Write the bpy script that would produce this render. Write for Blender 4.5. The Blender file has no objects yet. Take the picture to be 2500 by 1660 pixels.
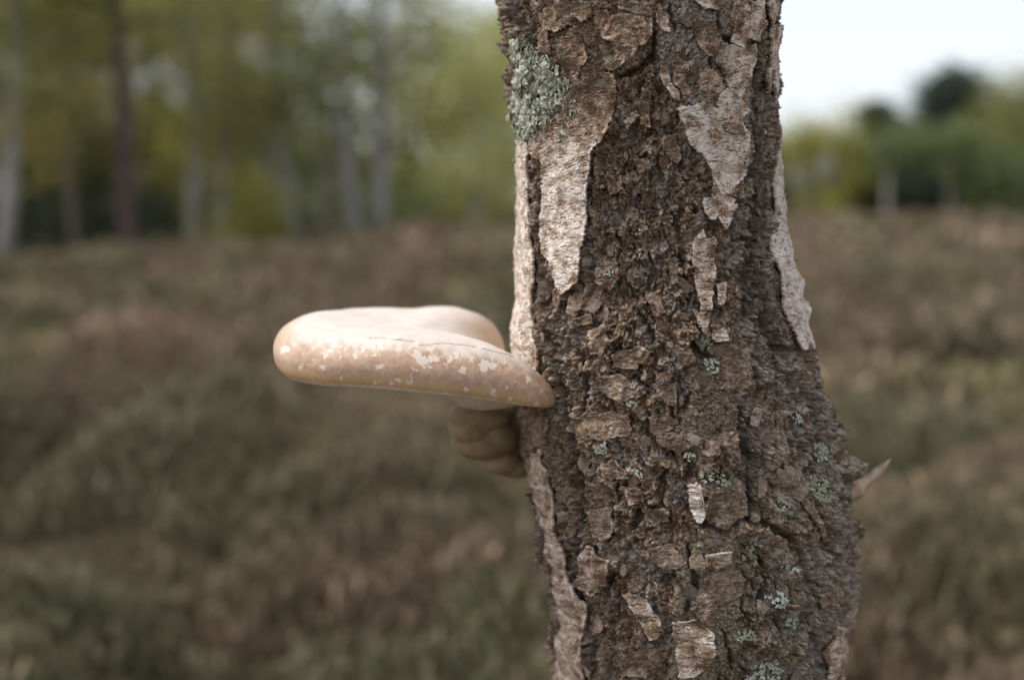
import bpy, math, random
import numpy as np

# ------------------------------------------------------------------ camera, sky, sun, exposure
scene = bpy.context.scene
HC = 1.40                                   # lens height above the ground
FPX = 35.0 / 36.0 * 2500.0                  # focal length in photo pixels
PITCH = math.atan(325.0 / FPX)              # horizon lies 325 px above the picture centre
cam_d = bpy.data.cameras.new("camera")
cam_d.lens = 35.0; cam_d.sensor_width = 36.0
cam_d.clip_start = 0.05; cam_d.clip_end = 3000.0
cam_d.dof.use_dof = True
cam_d.dof.focus_distance = 0.662
cam_d.dof.aperture_fstop = 2.1
cam_d.dof.aperture_blades = 9
cam = bpy.data.objects.new("camera", cam_d)
scene.collection.objects.link(cam)
cam.location = (0, 0, HC)
cam.rotation_euler = (math.radians(90) - PITCH, 0, 0)
scene.camera = cam

SUN_EL, SUN_AZ = math.radians(60), math.radians(-84)      # azimuth clockwise from +Y: to the left, behind thin cloud
world = bpy.data.worlds.new("World"); scene.world = world
world.use_nodes = True
wn = world.node_tree.nodes; wl = world.node_tree.links
wn.clear()
w_out = wn.new("ShaderNodeOutputWorld"); w_bg = wn.new("ShaderNodeBackground")
w_sky = wn.new("ShaderNodeTexSky"); w_sky.sky_type = 'NISHITA'; w_sky.sun_disc = False
w_sky.sun_elevation = SUN_EL; w_sky.sun_rotation = SUN_AZ
w_sky.dust_density = 2.0; w_sky.air_density = 1.0; w_sky.ozone_density = 1.0
w_hsv = wn.new("ShaderNodeHueSaturation"); w_hsv.inputs['Saturation'].default_value = 0.30
w_bg.inputs['Strength'].default_value = 0.128
wl.new(w_sky.outputs[0], w_hsv.inputs['Color']); wl.new(w_hsv.outputs[0], w_bg.inputs['Color'])
wl.new(w_bg.outputs[0], w_out.inputs['Surface'])

sun_d = bpy.data.lights.new("sun", 'SUN'); sun_d.energy = 1.35; sun_d.angle = math.radians(22)
sun_d.color = (1.0, 0.96, 0.90)
sun = bpy.data.objects.new("sun", sun_d); scene.collection.objects.link(sun)
sd_ = (math.sin(SUN_AZ) * math.cos(SUN_EL), math.cos(SUN_AZ) * math.cos(SUN_EL), math.sin(SUN_EL))
from mathutils import Vector
sun.rotation_euler = Vector(sd_).to_track_quat('Z', 'Y').to_euler()
sun.location = (-2, 3, 6)

vs = scene.view_settings
vs.view_transform = 'Standard'; vs.look = 'None'; vs.exposure = 0.9; vs.gamma = 1.0; vs.use_curve_mapping = False
scene.render.engine = 'CYCLES'
cy = scene.cycles
cy.use_denoising = True
try: cy.denoiser = 'OPENIMAGEDENOISE'
except Exception: pass
cy.use_adaptive_sampling = False
cy.max_bounces = 6; cy.diffuse_bounces = 4; cy.glossy_bounces = 2; cy.transmission_bounces = 3; cy.transparent_max_bounces = 8

# ------------------------------------------------------------------ number helpers
rng = np.random.default_rng(7)
random.seed(5)

def hsh(ix, iy, seed):
    h = (ix.astype(np.int64) * 374761393 + iy.astype(np.int64) * 668265263 + seed * 974634777) & 0xFFFFFFFF
    h = ((h ^ (h >> 13)) * 1274126177) & 0xFFFFFFFF
    h = ((h ^ (h >> 16)) * 2246822519) & 0xFFFFFFFF
    return ((h ^ (h >> 15)) & 0xFFFFFF) / float(0x1000000)

def perlin(x, y, seed=0):
    x = np.asarray(x, float); y = np.asarray(y, float)
    x0 = np.floor(x); y0 = np.floor(y)
    fx = x - x0; fy = y - y0
    ix = x0.astype(np.int64); iy = y0.astype(np.int64)
    def g(dx, dy):
        a = hsh(ix + dx, iy + dy, seed) * 2 * np.pi
        return np.cos(a) * (fx - dx) + np.sin(a) * (fy - dy)
    sx = fx * fx * fx * (fx * (fx * 6 - 15) + 10); sy = fy * fy * fy * (fy * (fy * 6 - 15) + 10)
    a = g(0, 0); b = g(1, 0); c = g(0, 1); d = g(1, 1)
    return 1.5 * ((a + (b - a) * sx) * (1 - sy) + (c + (d - c) * sx) * sy)

def fbm(x, y, seed=0, oct=4, gain=0.5):
    s = 0; a = 1.0
    for k in range(oct):
        s = s + a * perlin(x * 2 ** k + 17.3 * k, y * 2 ** k - 9.1 * k, seed + k); a *= gain
    return s

def worley(x, y, seed=0):
    """F1, F2, cell value a, cell value b, cell value c, offset from the cell point"""
    x = np.asarray(x, float); y = np.asarray(y, float)
    ix = np.floor(x).astype(np.int64); iy = np.floor(y).astype(np.int64)
    f1 = np.full(x.shape, 9.0); f2 = np.full(x.shape, 9.0)
    cx = np.zeros(x.shape, np.int64); cyy = np.zeros(x.shape, np.int64)
    ox = np.zeros(x.shape); oy = np.zeros(x.shape)
    for dx in (-1, 0, 1):
        for dy in (-1, 0, 1):
            jx = ix + dx; jy = iy + dy
            px = jx + 0.1 + 0.8 * hsh(jx, jy, seed + 11) - x; py = jy + 0.1 + 0.8 * hsh(jx, jy, seed + 23) - y
            d = np.sqrt(px * px + py * py)
            near = d < f1
            f2 = np.where(near, f1, np.minimum(f2, d))
            f1 = np.where(near, d, f1)
            cx = np.where(near, jx, cx); cyy = np.where(near, jy, cyy)
            ox = np.where(near, -px, ox); oy = np.where(near, -py, oy)
    return f1, f2, hsh(cx, cyy, seed + 31), hsh(cx, cyy, seed + 47), hsh(cx, cyy, seed + 59), ox, oy

def sstep(a, b, x):
    t = np.clip((x - a) / (b - a), 0, 1)
    return t * t * (3 - 2 * t)

def mixc(a, b, f):
    return a + (np.asarray(b, float) - a) * f[..., None]

def seg_dist(U, V, pts):
    """distance to an open polyline and the position along it (0..1)"""
    best = np.full(U.shape, 1e9); tt = np.zeros(U.shape)
    n = len(pts) - 1
    for k in range(n):
        ax, ay = pts[k]; bx, by = pts[k + 1]
        dx, dy = bx - ax, by - ay
        L = dx * dx + dy * dy + 1e-12
        t = np.clip(((U - ax) * dx + (V - ay) * dy) / L, 0, 1)
        d = np.hypot(U - ax - t * dx, V - ay - t * dy)
        m = d < best
        best = np.where(m, d, best); tt = np.where(m, (k + t) / n, tt)
    return best, tt

def poly_sd(U, V, poly):
    """signed distance to a closed polygon, negative inside"""
    d, _ = seg_dist(U, V, list(poly) + [poly[0]])
    ins = np.zeros(U.shape, bool)
    n = len(poly)
    for k in range(n):
        ax, ay = poly[k]; bx, by = poly[(k + 1) % n]
        if ay == by: continue
        c = (ay > V) != (by > V)
        ins ^= c & (U < (bx - ax) * (V - ay) / (by - ay) + ax)
    return np.where(ins, -d, d)

# ------------------------------------------------------------------ lens arithmetic (photo pixel <-> place)
CA, SA = math.cos(PITCH), math.sin(PITCH)
def project(X, Y, Z):
    d = Y * CA - (Z - HC) * SA
    u = Y * SA + (Z - HC) * CA
    return 1250 + FPX * X / d, 830 - FPX * u / d
def unproject(px, py, Y):
    """the point seen at a photo pixel on the plane at distance Y"""
    a = (px - 1250) / FPX; b = (830 - py) / FPX
    # direction = f + a*r + b*u
    dy = CA + b * SA; dz = -SA + b * CA
    k = Y / dy
    return np.array((a * k, Y, HC + dz * k))

# ------------------------------------------------------------------ mesh helpers
COL = scene.collection
MATS = {}
def link(o, parent=None):
    COL.objects.link(o)
    if parent is not None: o.parent = parent
    return o

def mesh_np(name, verts, faces, cols=None, smooth=True, attrs=None):
    """verts (n,3); faces (m,k) with k = 3 or 4"""
    me = bpy.data.meshes.new(name)
    verts = np.ascontiguousarray(verts, np.float32); faces = np.ascontiguousarray(faces, np.int32)
    k = faces.shape[1]
    me.vertices.add(len(verts)); me.vertices.foreach_set('co', verts.ravel())
    me.loops.add(faces.size); me.loops.foreach_set('vertex_index', faces.ravel())
    me.polygons.add(len(faces))
    me.polygons.foreach_set('loop_start', np.arange(0, faces.size, k, dtype=np.int32))
    me.polygons.foreach_set('loop_total', np.full(len(faces), k, np.int32))
    me.update(calc_edges=True)
    if cols is not None:
        a = me.attributes.new('Col', 'FLOAT_COLOR', 'POINT')
        c4 = np.ones((len(verts), 4), np.float32); c4[:, :3] = cols
        a.data.foreach_set('color', c4.ravel())
    for nm, val in (attrs or {}).items():
        a = me.attributes.new(nm, 'FLOAT', 'POINT'); a.data.foreach_set('value', np.ascontiguousarray(val, np.float32))
    me.polygons.foreach_set('use_smooth', np.full(len(faces), smooth, bool))
    me.validate()
    return me

def obj(name, me, mat, parent=None):
    o = bpy.data.objects.new(name, me)
    if mat is not None: me.materials.append(mat)
    return link(o, parent)

def tag(o, label=None, cat=None, group=None, kind=None):
    if label: o['label'] = label
    if cat: o['category'] = cat
    if group: o['group'] = group
    if kind: o['kind'] = kind
    return o

def empty(name, loc, label, cat, group=None):
    o = bpy.data.objects.new(name, None); o.location = loc; o.empty_display_size = 0.1
    link(o); return tag(o, label, cat, group)

def grid_faces(nr, nc, wrap=False):
    r = np.arange(nr - 1)[:, None]; c = np.arange(nc if wrap else nc - 1)[None, :]
    c1 = (c + 1) % nc
    return np.stack([r * nc + c, r * nc + c1, (r + 1) * nc + c1, (r + 1) * nc + c], -1).reshape(-1, 4)

# ------------------------------------------------------------------ materials
def node_mat(name, rough=0.8, spec=0.3):
    m = bpy.data.materials.new(name); m.use_nodes = True
    nt = m.node_tree; b = nt.nodes['Principled BSDF']
    b.inputs['Roughness'].default_value = rough; b.inputs['Specular IOR Level'].default_value = spec
    return m, nt, b

def N(nt, t, **kw):
    n = nt.nodes.new(t)
    for k, v in kw.items():
        if k in n.inputs: n.inputs[k].default_value = v
        else: setattr(n, k, v)
    return n

def attr_mat(name, rough=0.85, spec=0.25, sc=(900, 900, 1800), lo=0.65, hi=1.3, bump=0.4, dist=0.0006, sc2=None, translucent=0.0):
    """colour from the mesh, fine grain and fine relief from noise"""
    m, nt, b = node_mat(name, rough, spec)
    at = N(nt, 'ShaderNodeAttribute', attribute_name='Col')
    tc = N(nt, 'ShaderNodeTexCoord'); mp = N(nt, 'ShaderNodeMapping'); mp.inputs['Scale'].default_value = sc
    nz = N(nt, 'ShaderNodeTexNoise'); nz.inputs['Scale'].default_value = 1.0; nz.inputs['Detail'].default_value = 5.0; nz.inputs['Roughness'].default_value = 0.65
    mr = N(nt, 'ShaderNodeMapRange'); mr.inputs['From Min'].default_value = 0.3; mr.inputs['From Max'].default_value = 0.7
    mr.inputs['To Min'].default_value = lo; mr.inputs['To Max'].default_value = hi
    mx = N(nt, 'ShaderNodeMix', data_type='RGBA', blend_type='MULTIPLY'); mx.inputs[0].default_value = 1.0
    L = nt.links
    L.new(tc.outputs['Object'], mp.inputs['Vector']); L.new(mp.outputs[0], nz.inputs['Vector'])
    L.new(nz.outputs[0], mr.inputs['Value'])
    L.new(at.outputs['Color'], mx.inputs[6]); L.new(mr.outputs[0], mx.inputs[7])
    L.new(mx.outputs[2], b.inputs['Base Color'])
    if bump > 0:
        bp = N(nt, 'ShaderNodeBump'); bp.inputs['Strength'].default_value = bump; bp.inputs['Distance'].default_value = dist
        L.new(nz.outputs[0], bp.inputs['Height']); L.new(bp.outputs[0], b.inputs['Normal'])
    if translucent > 0:
        out = nt.nodes['Material Output']
        tr = N(nt, 'ShaderNodeBsdfTranslucent'); ms = N(nt, 'ShaderNodeMixShader'); ms.inputs[0].default_value = translucent
        L.new(mx.outputs[2], tr.inputs['Color']); L.new(b.outputs[0], ms.inputs[1]); L.new(tr.outputs[0], ms.inputs[2])
        L.new(ms.outputs[0], out.inputs['Surface'])
    return m

M_CORK = attr_mat('cork_bark', 0.85, 0.25, (800, 800, 1600), 0.38, 1.7, 0.9, 0.0009)
M_SHEET = attr_mat('paper_bark', 0.75, 0.2, (450, 450, 1500), 0.6, 1.38, 0.45, 0.0004)
M_LICHEN = attr_mat('lichen_thallus', 0.9, 0.15, (1500, 1500, 1500), 0.75, 1.2, 0.5, 0.0004)
M_GROUND = attr_mat('heath_soil', 0.95, 0.1, (9, 9, 9), 0.6, 1.35, 0.3, 0.02)
M_HEATHER = attr_mat('heather_shoots', 0.85, 0.15, (6, 6, 6), 0.8, 1.2, 0.0, 0, translucent=0.15)
M_LEAF = attr_mat('leaf_mass', 0.7, 0.2, (1.5, 1.5, 1.5), 0.75, 1.25, 0.0, 0, translucent=0.35)
M_TRUNK = attr_mat('far_trunk_bark', 0.85, 0.2, (6, 6, 3), 0.6, 1.25, 0.5, 0.02)

# ------------------------------------------------------------------ ground and heather
def terrain(x, y):
    z = 0.42 * sstep(9, 32, y) * sstep(-12, 1, x) - 0.30 * sstep(24, 4, y)
    z = z - 0.10 * sstep(9, 24, y) * sstep(2, -10, x)
    z = z + 0.05 * perlin(x / 2.7, y / 2.7, 3) * sstep(0.8, 3, y) + 0.12 * perlin(x / 9, y / 9, 4) * sstep(2, 8, y)
    return z

def build_ground():
    a = np.concatenate([-np.geomspace(0.05, 900, 150)[::-1], [0], np.geomspace(0.05, 900, 150)])
    X, Y = np.meshgrid(a, a)
    d = np.hypot(X, Y)
    Z = terrain(X, Y) + 3.0 * sstep(90, 500, d)
    n = fbm(X / 1.5, Y / 1.5, 9, 3)
    c = mixc(np.full(X.shape + (3,), 1.0) * np.array((0.075, 0.052, 0.035)), (0.11, 0.08, 0.05), sstep(-0.4, 0.5, n))
    me = mesh_np('ground', np.stack([X, Y, Z], -1).reshape(-1, 3), grid_faces(len(a), len(a)), c.reshape(-1, 3))
    tag(obj('ground', me, M_GROUND), 'bare brown heath soil under the heather', None, None, 'structure')

def mound(x, y):
    """height of the heather canopy above the soil, and values that give each bush its colour"""
    wx = x + 0.15 * perlin(x / 0.4, y / 0.4, 71); wy = y + 0.15 * perlin(x / 0.4, y / 0.4, 72)
    f1, f2, ca, cb, cc, _, _ = worley(wx / 1.2, wy / 1.0, 5)
    h = 0.10 + 0.56 * np.clip(1 - (f1 / 0.74) ** 2, 0, 1) ** 0.8 * (0.35 + 0.85 * ca) + 0.07 * perlin(x / 0.22, y / 0.22, 73)
    return h, ca, cb, cc

def heather_patch(name, label, y0, y1, n, length, width, depth, seed):
    r = np.random.default_rng(seed)
    y = np.sqrt(r.uniform(y0 ** 2, y1 ** 2, n)); x = r.uniform(-1.05, 1.05, n) * y + r.normal(0, 0.15, n)
    keep = np.hypot(x - 0.122, y - 0.75) > 0.17
    x = x[keep]; y = y[keep]; n = len(x)
    h, ca, cb, cc = mound(x, y)
    sub = r.random(n) ** 1.6
    zt = terrain(x, y) + h - sub * depth
    az = r.uniform(0, 2 * np.pi, n); tilt = np.abs(r.normal(0.35, 0.3, n))
    L = length * r.uniform(0.6, 1.4, n)
    d = np.stack([np.sin(tilt) * np.cos(az), np.sin(tilt) * np.sin(az), np.cos(tilt)], -1)
    b = r.uniform(0, 2 * np.pi, n); s = np.stack([np.cos(b), np.sin(b), 0.2 * np.sin(3 * b)], -1) * (width * r.uniform(0.7, 1.4, n))[:, None]
    p = np.stack([x, y, zt], -1)
    v = np.stack([p - s * 0.4 - d * L[:, None] * 0.5, p + s - 0.0 * d, p + d * L[:, None] * 0.5, p - s * 0.9 + 0.1 * d * L[:, None]], 1)
    base = np.full((n, 3), 1.0) * np.array((0.215, 0.16, 0.105))
    base = mixc(base, (0.16, 0.148, 0.085), sstep(0.45, 0.62, cb))
    base = mixc(base, (0.30, 0.21, 0.145), sstep(0.70, 0.80, cc))
    base = mixc(base, (0.25, 0.225, 0.11), sstep(0.84, 0.9, cc) * 0.8)
    lowf = perlin(x / 2.2, y / 2.2, 91)
    base = mixc(base, (0.26, 0.195, 0.135), sstep(0.0, 0.5, lowf) * 0.6)
    base = mixc(base, (0.175, 0.16, 0.085), sstep(7, 2.5, y) * sstep(-0.4, 0.4, perlin(x / 0.9 + 4, y / 0.9, 93)) * 0.75)
    fl = r.random(n)
    base = mixc(base, (0.38, 0.285, 0.20), (fl > 0.86) * 0.75 * (sub < 0.5))
    base = mixc(base, (0.10, 0.105, 0.06), (fl < 0.22) * 0.7)
    base *= 1.15
    base *= (r.uniform(0.7, 1.28, n) * (1 + 0.25 * perlin(x / 0.5, y / 0.5, 92)))[:, None]
    me = mesh_np(name, v.reshape(-1, 3), np.arange(4 * n).reshape(-1, 4), np.repeat(base, 4, 0), smooth=False)
    o = obj(name, me, M_HEATHER); tag(o, label, 'heather', None, 'stuff')

# ------------------------------------------------------------------ the birch trunk: overall form
L_T = np.array([(-400, 1235), (0, 1238), (130, 1240), (265, 1250), (349, 1260), (455, 1260), (593, 1262), (678, 1263), (741, 1258), (805, 1252), (900, 1255), (1006, 1262),
                (1112, 1276), (1165, 1286), (1270, 1297), (1376, 1313), (1482, 1336), (1660, 1353), (2100, 1360)], float)
R_T = np.array([(-400, 1925), (0, 1912), (159, 1904), (318, 1902), (476, 1905), (572, 1922), (656, 1948), (741, 1968), (826, 1986), (900, 2004), (985, 2030), (1048, 2052),
                (1112, 2070), (1165, 2080), (1218, 2086), (1323, 2096), (1429, 2086), (1535, 2064), (1660, 2056), (2100, 2050)], float)
Y_AX, YS = 0.75, 0.735
PHI = math.atan2(0.122, Y_AX)               # turns theta = 0 towards the lens
R0 = 105.0                                  # mm per radian in the unrolled bark

def profile(z):
    """axis x and radius of the trunk at height z"""
    z = np.asarray(z, float)
    zc = np.clip(z, 0.86, 1.62)
    d = YS * CA - (zc - HC) * SA
    py = 830 - FPX * (YS * SA + (zc - HC) * CA) / d
    pl = np.arctan((np.interp(py, L_T[:, 0], L_T[:, 1]) - 1250) / FPX * d / YS)
    pr = np.arctan((np.interp(py, R_T[:, 0], R_T[:, 1]) - 1250) / FPX * d / YS)
    pc = (pl + pr) / 2
    r = Y_AX / np.cos(pc) * np.sin((pr - pl) / 2) - 0.0012
    x = Y_AX * np.tan(pc)
    r = r + 0.07 * sstep(0.9, -0.3, z) ** 2 - 0.006 * sstep(1.6, 3.2, z)
    return x, r

def low_relief(th, z):
    U = th * R0; V = z * 1000
    f = sstep(math.pi, 2.7, np.abs(th))
    h = 2.2 * perlin(U / 42 + 3.1, V / 60, 101) * f + 1.0 * perlin(U / 20, V / 32, 102) * f
    h = h + (7.5 * np.abs(perlin(U / 23 + 1.7 + 0.4 * perlin(U / 15, V / 20, 104), V / 34, 103)) ** 0.8 - 2.2) * f * sstep(1320, 1200, V)
    # knob on the right flank, burl on the upper left
    for b in BUMPS: h = h + b[2] * np.exp(-((th - b[0]) * R0 / b[3]) ** 2 - ((V - b[1]) / b[4]) ** 2)
    return h * 1e-3

# theta, z(mm), height(mm), width, tall
BUMPS = [(1.40, 1211, 19, 12, 9), (1.42, 1240, 6, 8, 5), (1.30, 1232, 4, 14, 20), (-1.42, 1557, 14, 22, 14), (-1.35, 1530, 6, 18, 15), (-1.40, 1497, 7, 10, 5), (-1.42, 1478, 5, 8, 9),
         (1.40, 1163, 4, 14, 14), (1.35, 1262, 4, 10, 8), (0.55, 1190, 4, 14, 9), (0.95, 1188, 5, 16, 12), (-0.55, 1198, 4, 9, 7), (0.2, 1215, 3, 14, 16),
         (-0.10, 1270, 3, 20, 10), (0.62, 1285, 4, 14, 18), (1.45, 1345, 3, 8, 6), (1.45, 1325, 3, 8, 6), (1.45, 1100, 3, 12, 12), (1.45, 1560, 5, 12, 12)]

def surf(th, z, h=0.0):
    x, r = profile(z)
    r = r + low_relief(th, z) + h
    return x + r * np.sin(th - PHI), Y_AX - r * np.cos(th - PHI), z

_t = np.linspace(-1.55, 1.55, 621); _z = np.linspace(0.93, 1.62, 700)
_T, _Z = np.meshgrid(_t, _z)
_PX, _PY = project(*surf(_T, _Z, 0.001))
_vis = np.abs(_T) < 1.46
_PXc, _PYc, _VISc = _PX[::8, ::8], _PY[::8, ::8], _vis[::8, ::8]
def bark(px, py):
    """photo pixel -> unrolled bark coordinates in mm"""
    d = (_PXc - px) ** 2 + (_PYc - py) ** 2 + (~_VISc) * 1e7
    i, j = np.unravel_index(np.argmin(d), d.shape)
    i0, j0 = max(0, i * 8 - 14), max(0, j * 8 - 14)
    sl = (slice(i0, i * 8 + 15), slice(j0, j * 8 + 15))
    d = (_PX[sl] - px) ** 2 + (_PY[sl] - py) ** 2 + (~_vis[sl]) * 1e7
    k = np.unravel_index(np.argmin(d), d.shape)
    return (_T[sl][k] * R0, _Z[sl][k] * 1000)
def c1(x, y): return (1150 + .3599 * x, .3599 * y)
def c2(x, y): return (1150 + .4022 * x, 500 + .4022 * y)
def c3(x, y): return (1200 + .4234 * x, 1040 + .4234 * y)
def path(conv, flat):
    return [bark(*conv(flat[k], flat[k + 1])) for k in range(0, len(flat), 2)]

# ---- sheets of pale paper bark: outline, lift (mm), whiteness, edge curl
SHEETS = []
def sheet(conv, flat, lift=2.2, white=0.8, curl=0.6, top_tan=0.0, label=None):
    SHEETS.append(dict(p=path(conv, flat), lift=lift, white=white, curl=curl, top_tan=top_tan, label=label))
c0 = lambda x, y: (x, y)
sheet(c0, [1402, 216, 1440, 180, 1492, 176, 1510, 202, 1503, 245, 1492, 306, 1467, 346, 1443, 371, 1438, 414, 1431, 486, 1433, 560, 1428, 580, 1415, 621, 1417, 661, 1411, 689, 1375, 719,
           1361, 701, 1351, 661, 1347, 637, 1323, 621, 1323, 572, 1327, 500, 1326, 468, 1330, 403, 1308, 381, 1296, 362, 1285, 340, 1330, 300], 3.2, 0.86, 1.0, 0.9,
      'long pale sheet peeling below the grey-green lichen')
sheet(c0, [1262, 330, 1288, 352, 1287, 440, 1290, 560, 1301, 640, 1299, 741, 1296, 760, 1309, 822, 1312, 882, 1306, 905, 1262, 900, 1240, 850, 1244, 800, 1256, 720, 1250, 600, 1250, 400], 2.4, 0.85, 0.4)
sheet(c1, [1400, 740, 1450, 850, 1480, 990, 1580, 1060, 1600, 1150, 1640, 1220, 1700, 1330, 1750, 1300, 1850, 1200, 1880, 1050, 1880, 920, 1840, 850, 1800, 800, 1690, 765, 1600, 690, 1480, 725], 3.0, 0.88, 0.8)
sheet(c1, [1760, 310, 1930, 310, 1930, 440, 1890, 500, 1850, 640, 1800, 670, 1740, 590, 1700, 480], 2.6, 0.72, 0.7)
sheet(c1, [1900, 20, 1970, 0, 1990, 180, 1950, 300, 1860, 250, 1890, 130], 3.0, 0.75, 1.0)
sheet(c1, [2000, -40, 2070, -40, 2055, 200, 2025, 120], 2.6, 0.8, 0.8)
sheet(c1, [1480, -60, 1700, -60, 1670, 80, 1610, 55, 1560, 60, 1500, 10], 3.0, 0.82, 0.8)
sheet(c0, [1884, 90, 1912, 60, 1912, 200, 1908, 300, 1900, 300, 1890, 200], 2.0, 0.8, 0.3)
sheet(c0, [1893, 400, 1912, 300, 1916, 500, 1935, 580, 1962, 660, 1980, 741, 1995, 850, 1958, 850, 1934, 790, 1910, 741, 1906, 661, 1884, 600, 1896, 500], 2.4, 0.95, 0.4)
sheet(c2, [1350, 220, 1400, 140, 1430, 200, 1480, 190, 1490, 300, 1470, 500, 1450, 640, 1400, 670, 1380, 560, 1350, 450, 1335, 320], 2.8, 0.66, 0.8)
sheet(c2, [1415, -40, 1500, -30, 1510, 20, 1480, 90, 1440, 100, 1420, 40], 2.6, 0.8, 0.7)
sheet(c2, [1450, 740, 1500, 730, 1565, 770, 1550, 830, 1480, 825], 3.4, 0.85, 0.7)
sheet(c2, [1490, 480, 1540, 470, 1545, 600, 1500, 610], 2.6, 0.6, 0.5)
sheet(c3, [540, 480, 690, 470, 680, 640, 560, 670], 3.2, 0.45, 0.4)
sheet(c3, [500, 760, 560, 690, 690, 780, 660, 910, 570, 980, 490, 920], 3.6, 0.5, 0.7)
sheet(c3, [770, 970, 810, 950, 900, 1000, 980, 1100, 990, 1190, 910, 1220, 850, 1100], 4.6, 0.58, 0.3, 0.0, 'stray slab of bark lying slantwise')
sheet(c3, [1030, 1130, 1180, 1110, 1280, 1190, 1290, 1330, 1230, 1400, 1130, 1450, 1080, 1430], 3.2, 0.6, 0.5)
sheet(c3, [1150, 1050, 1220, 980, 1240, 850, 1380, 840, 1470, 880, 1440, 960, 1300, 1060, 1290, 1180, 1240, 1170], 3.0, 0.35, 0.7)
sheet(c3, [1130, 340, 1200, 320, 1230, 510, 1190, 570, 1150, 500], 3.8, 0.85, 0.8)
sheet(c3, [625, 215, 700, 195, 765, 250, 780, 310, 640, 305], 5.0, 0.45, 0.6)
sheet(c3, [1230, 740, 1380, 720, 1385, 790, 1240, 820], 2.8, 0.65, 0.4)
sheet(c0, [1287, 1125, 1323, 1095, 1340, 1188, 1369, 1336, 1386, 1421, 1429, 1476, 1424, 1560, 1420, 1720, 1356, 1720, 1360, 1600, 1366, 1485, 1350, 1379, 1315, 1231], 2.6, 0.62, 0.5)
sheet(c0, [1276, 1000, 1312, 985, 1330, 1040, 1326, 1085, 1290, 1100], 2.6, 0.4, 0.4)
sheet(c0, [1900, 1003, 1918, 1003, 1924, 1080, 1930, 1125, 1950, 1150, 2005, 1265, 2040, 1325, 2020, 1320, 1975, 1250, 1930, 1165, 1908, 1120], 2.6, 0.42, 0.5)
sheet(c3, [2000, 1150, 2050, 1180, 2040, 1464, 1950, 1464, 1930, 1300], 2.4, 0.55, 0.4)
# tan papery bark of the upper trunk
sheet(c1, [520, 60, 620, 20, 700, 60, 680, 180, 560, 230, 500, 200], 2.8, 0.2, 0.9)
sheet(c1, [700, 20, 830, 30, 820, 110, 760, 150, 690, 120], 3.4, 0.2, 1.0)
sheet(c1, [940, 110, 1230, 120, 1230, 250, 1180, 300, 1080, 400, 960, 480, 900, 470, 990, 360, 950, 280, 870, 260], 2.6, 0.3, 0.8)
sheet(c1, [620, 250, 760, 240, 790, 400, 720, 520, 640, 480, 600, 360], 2.6, 0.15, 0.8)
sheet(c1, [1270, 60, 1330, 100, 1340, 220, 1280, 200, 1250, 130], 4.0, 0.6, 1.0)
sheet(c1, [1380, 400, 1470, 430, 1480, 650, 1440, 700, 1370, 560], 3.0, 0.3, 0.8)
sheet(c1, [1270, 380, 1310, 420, 1380, 600, 1420, 700, 1370, 690, 1290, 520], 3.2, 0.55, 0.5)
sheet(c1, [1520, 140, 1640, 150, 1680, 260, 1640, 400, 1560, 330, 1510, 230], 2.6, 0.25, 0.7)
sheet(c1, [1040, 830, 1110, 750, 1140, 780, 1060, 880], 3.4, 0.6, 0.5)
sheet(c1, [2000, 480, 2035, 460, 2040, 620, 2010, 640], 2.2, 0.7, 0.4)

sheet(c1, [1740, 590, 1850, 630, 1890, 760, 1850, 815, 1760, 785, 1690, 755, 1655, 690, 1690, 640], 2.8, 0.78, 0.6)
sheet(c1, [1640, 1200, 1760, 1280, 1790, 1400, 1730, 1560, 1660, 1480, 1640, 1350], 2.4, 0.74, 0.6)
sheet(c1, [1800, 120, 1880, 20, 1900, 200, 1850, 320, 1770, 300], 2.4, 0.7, 0.8)
sheet(c1, [2040, 200, 2075, 160, 2080, 700, 2070, 1100, 2050, 700], 2.0, 0.82, 0.3)
sheet(c2, [1340, 640, 1400, 660, 1460, 640, 1440, 760, 1480, 800, 1420, 780, 1380, 720], 2.6, 0.55, 0.6)
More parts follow.
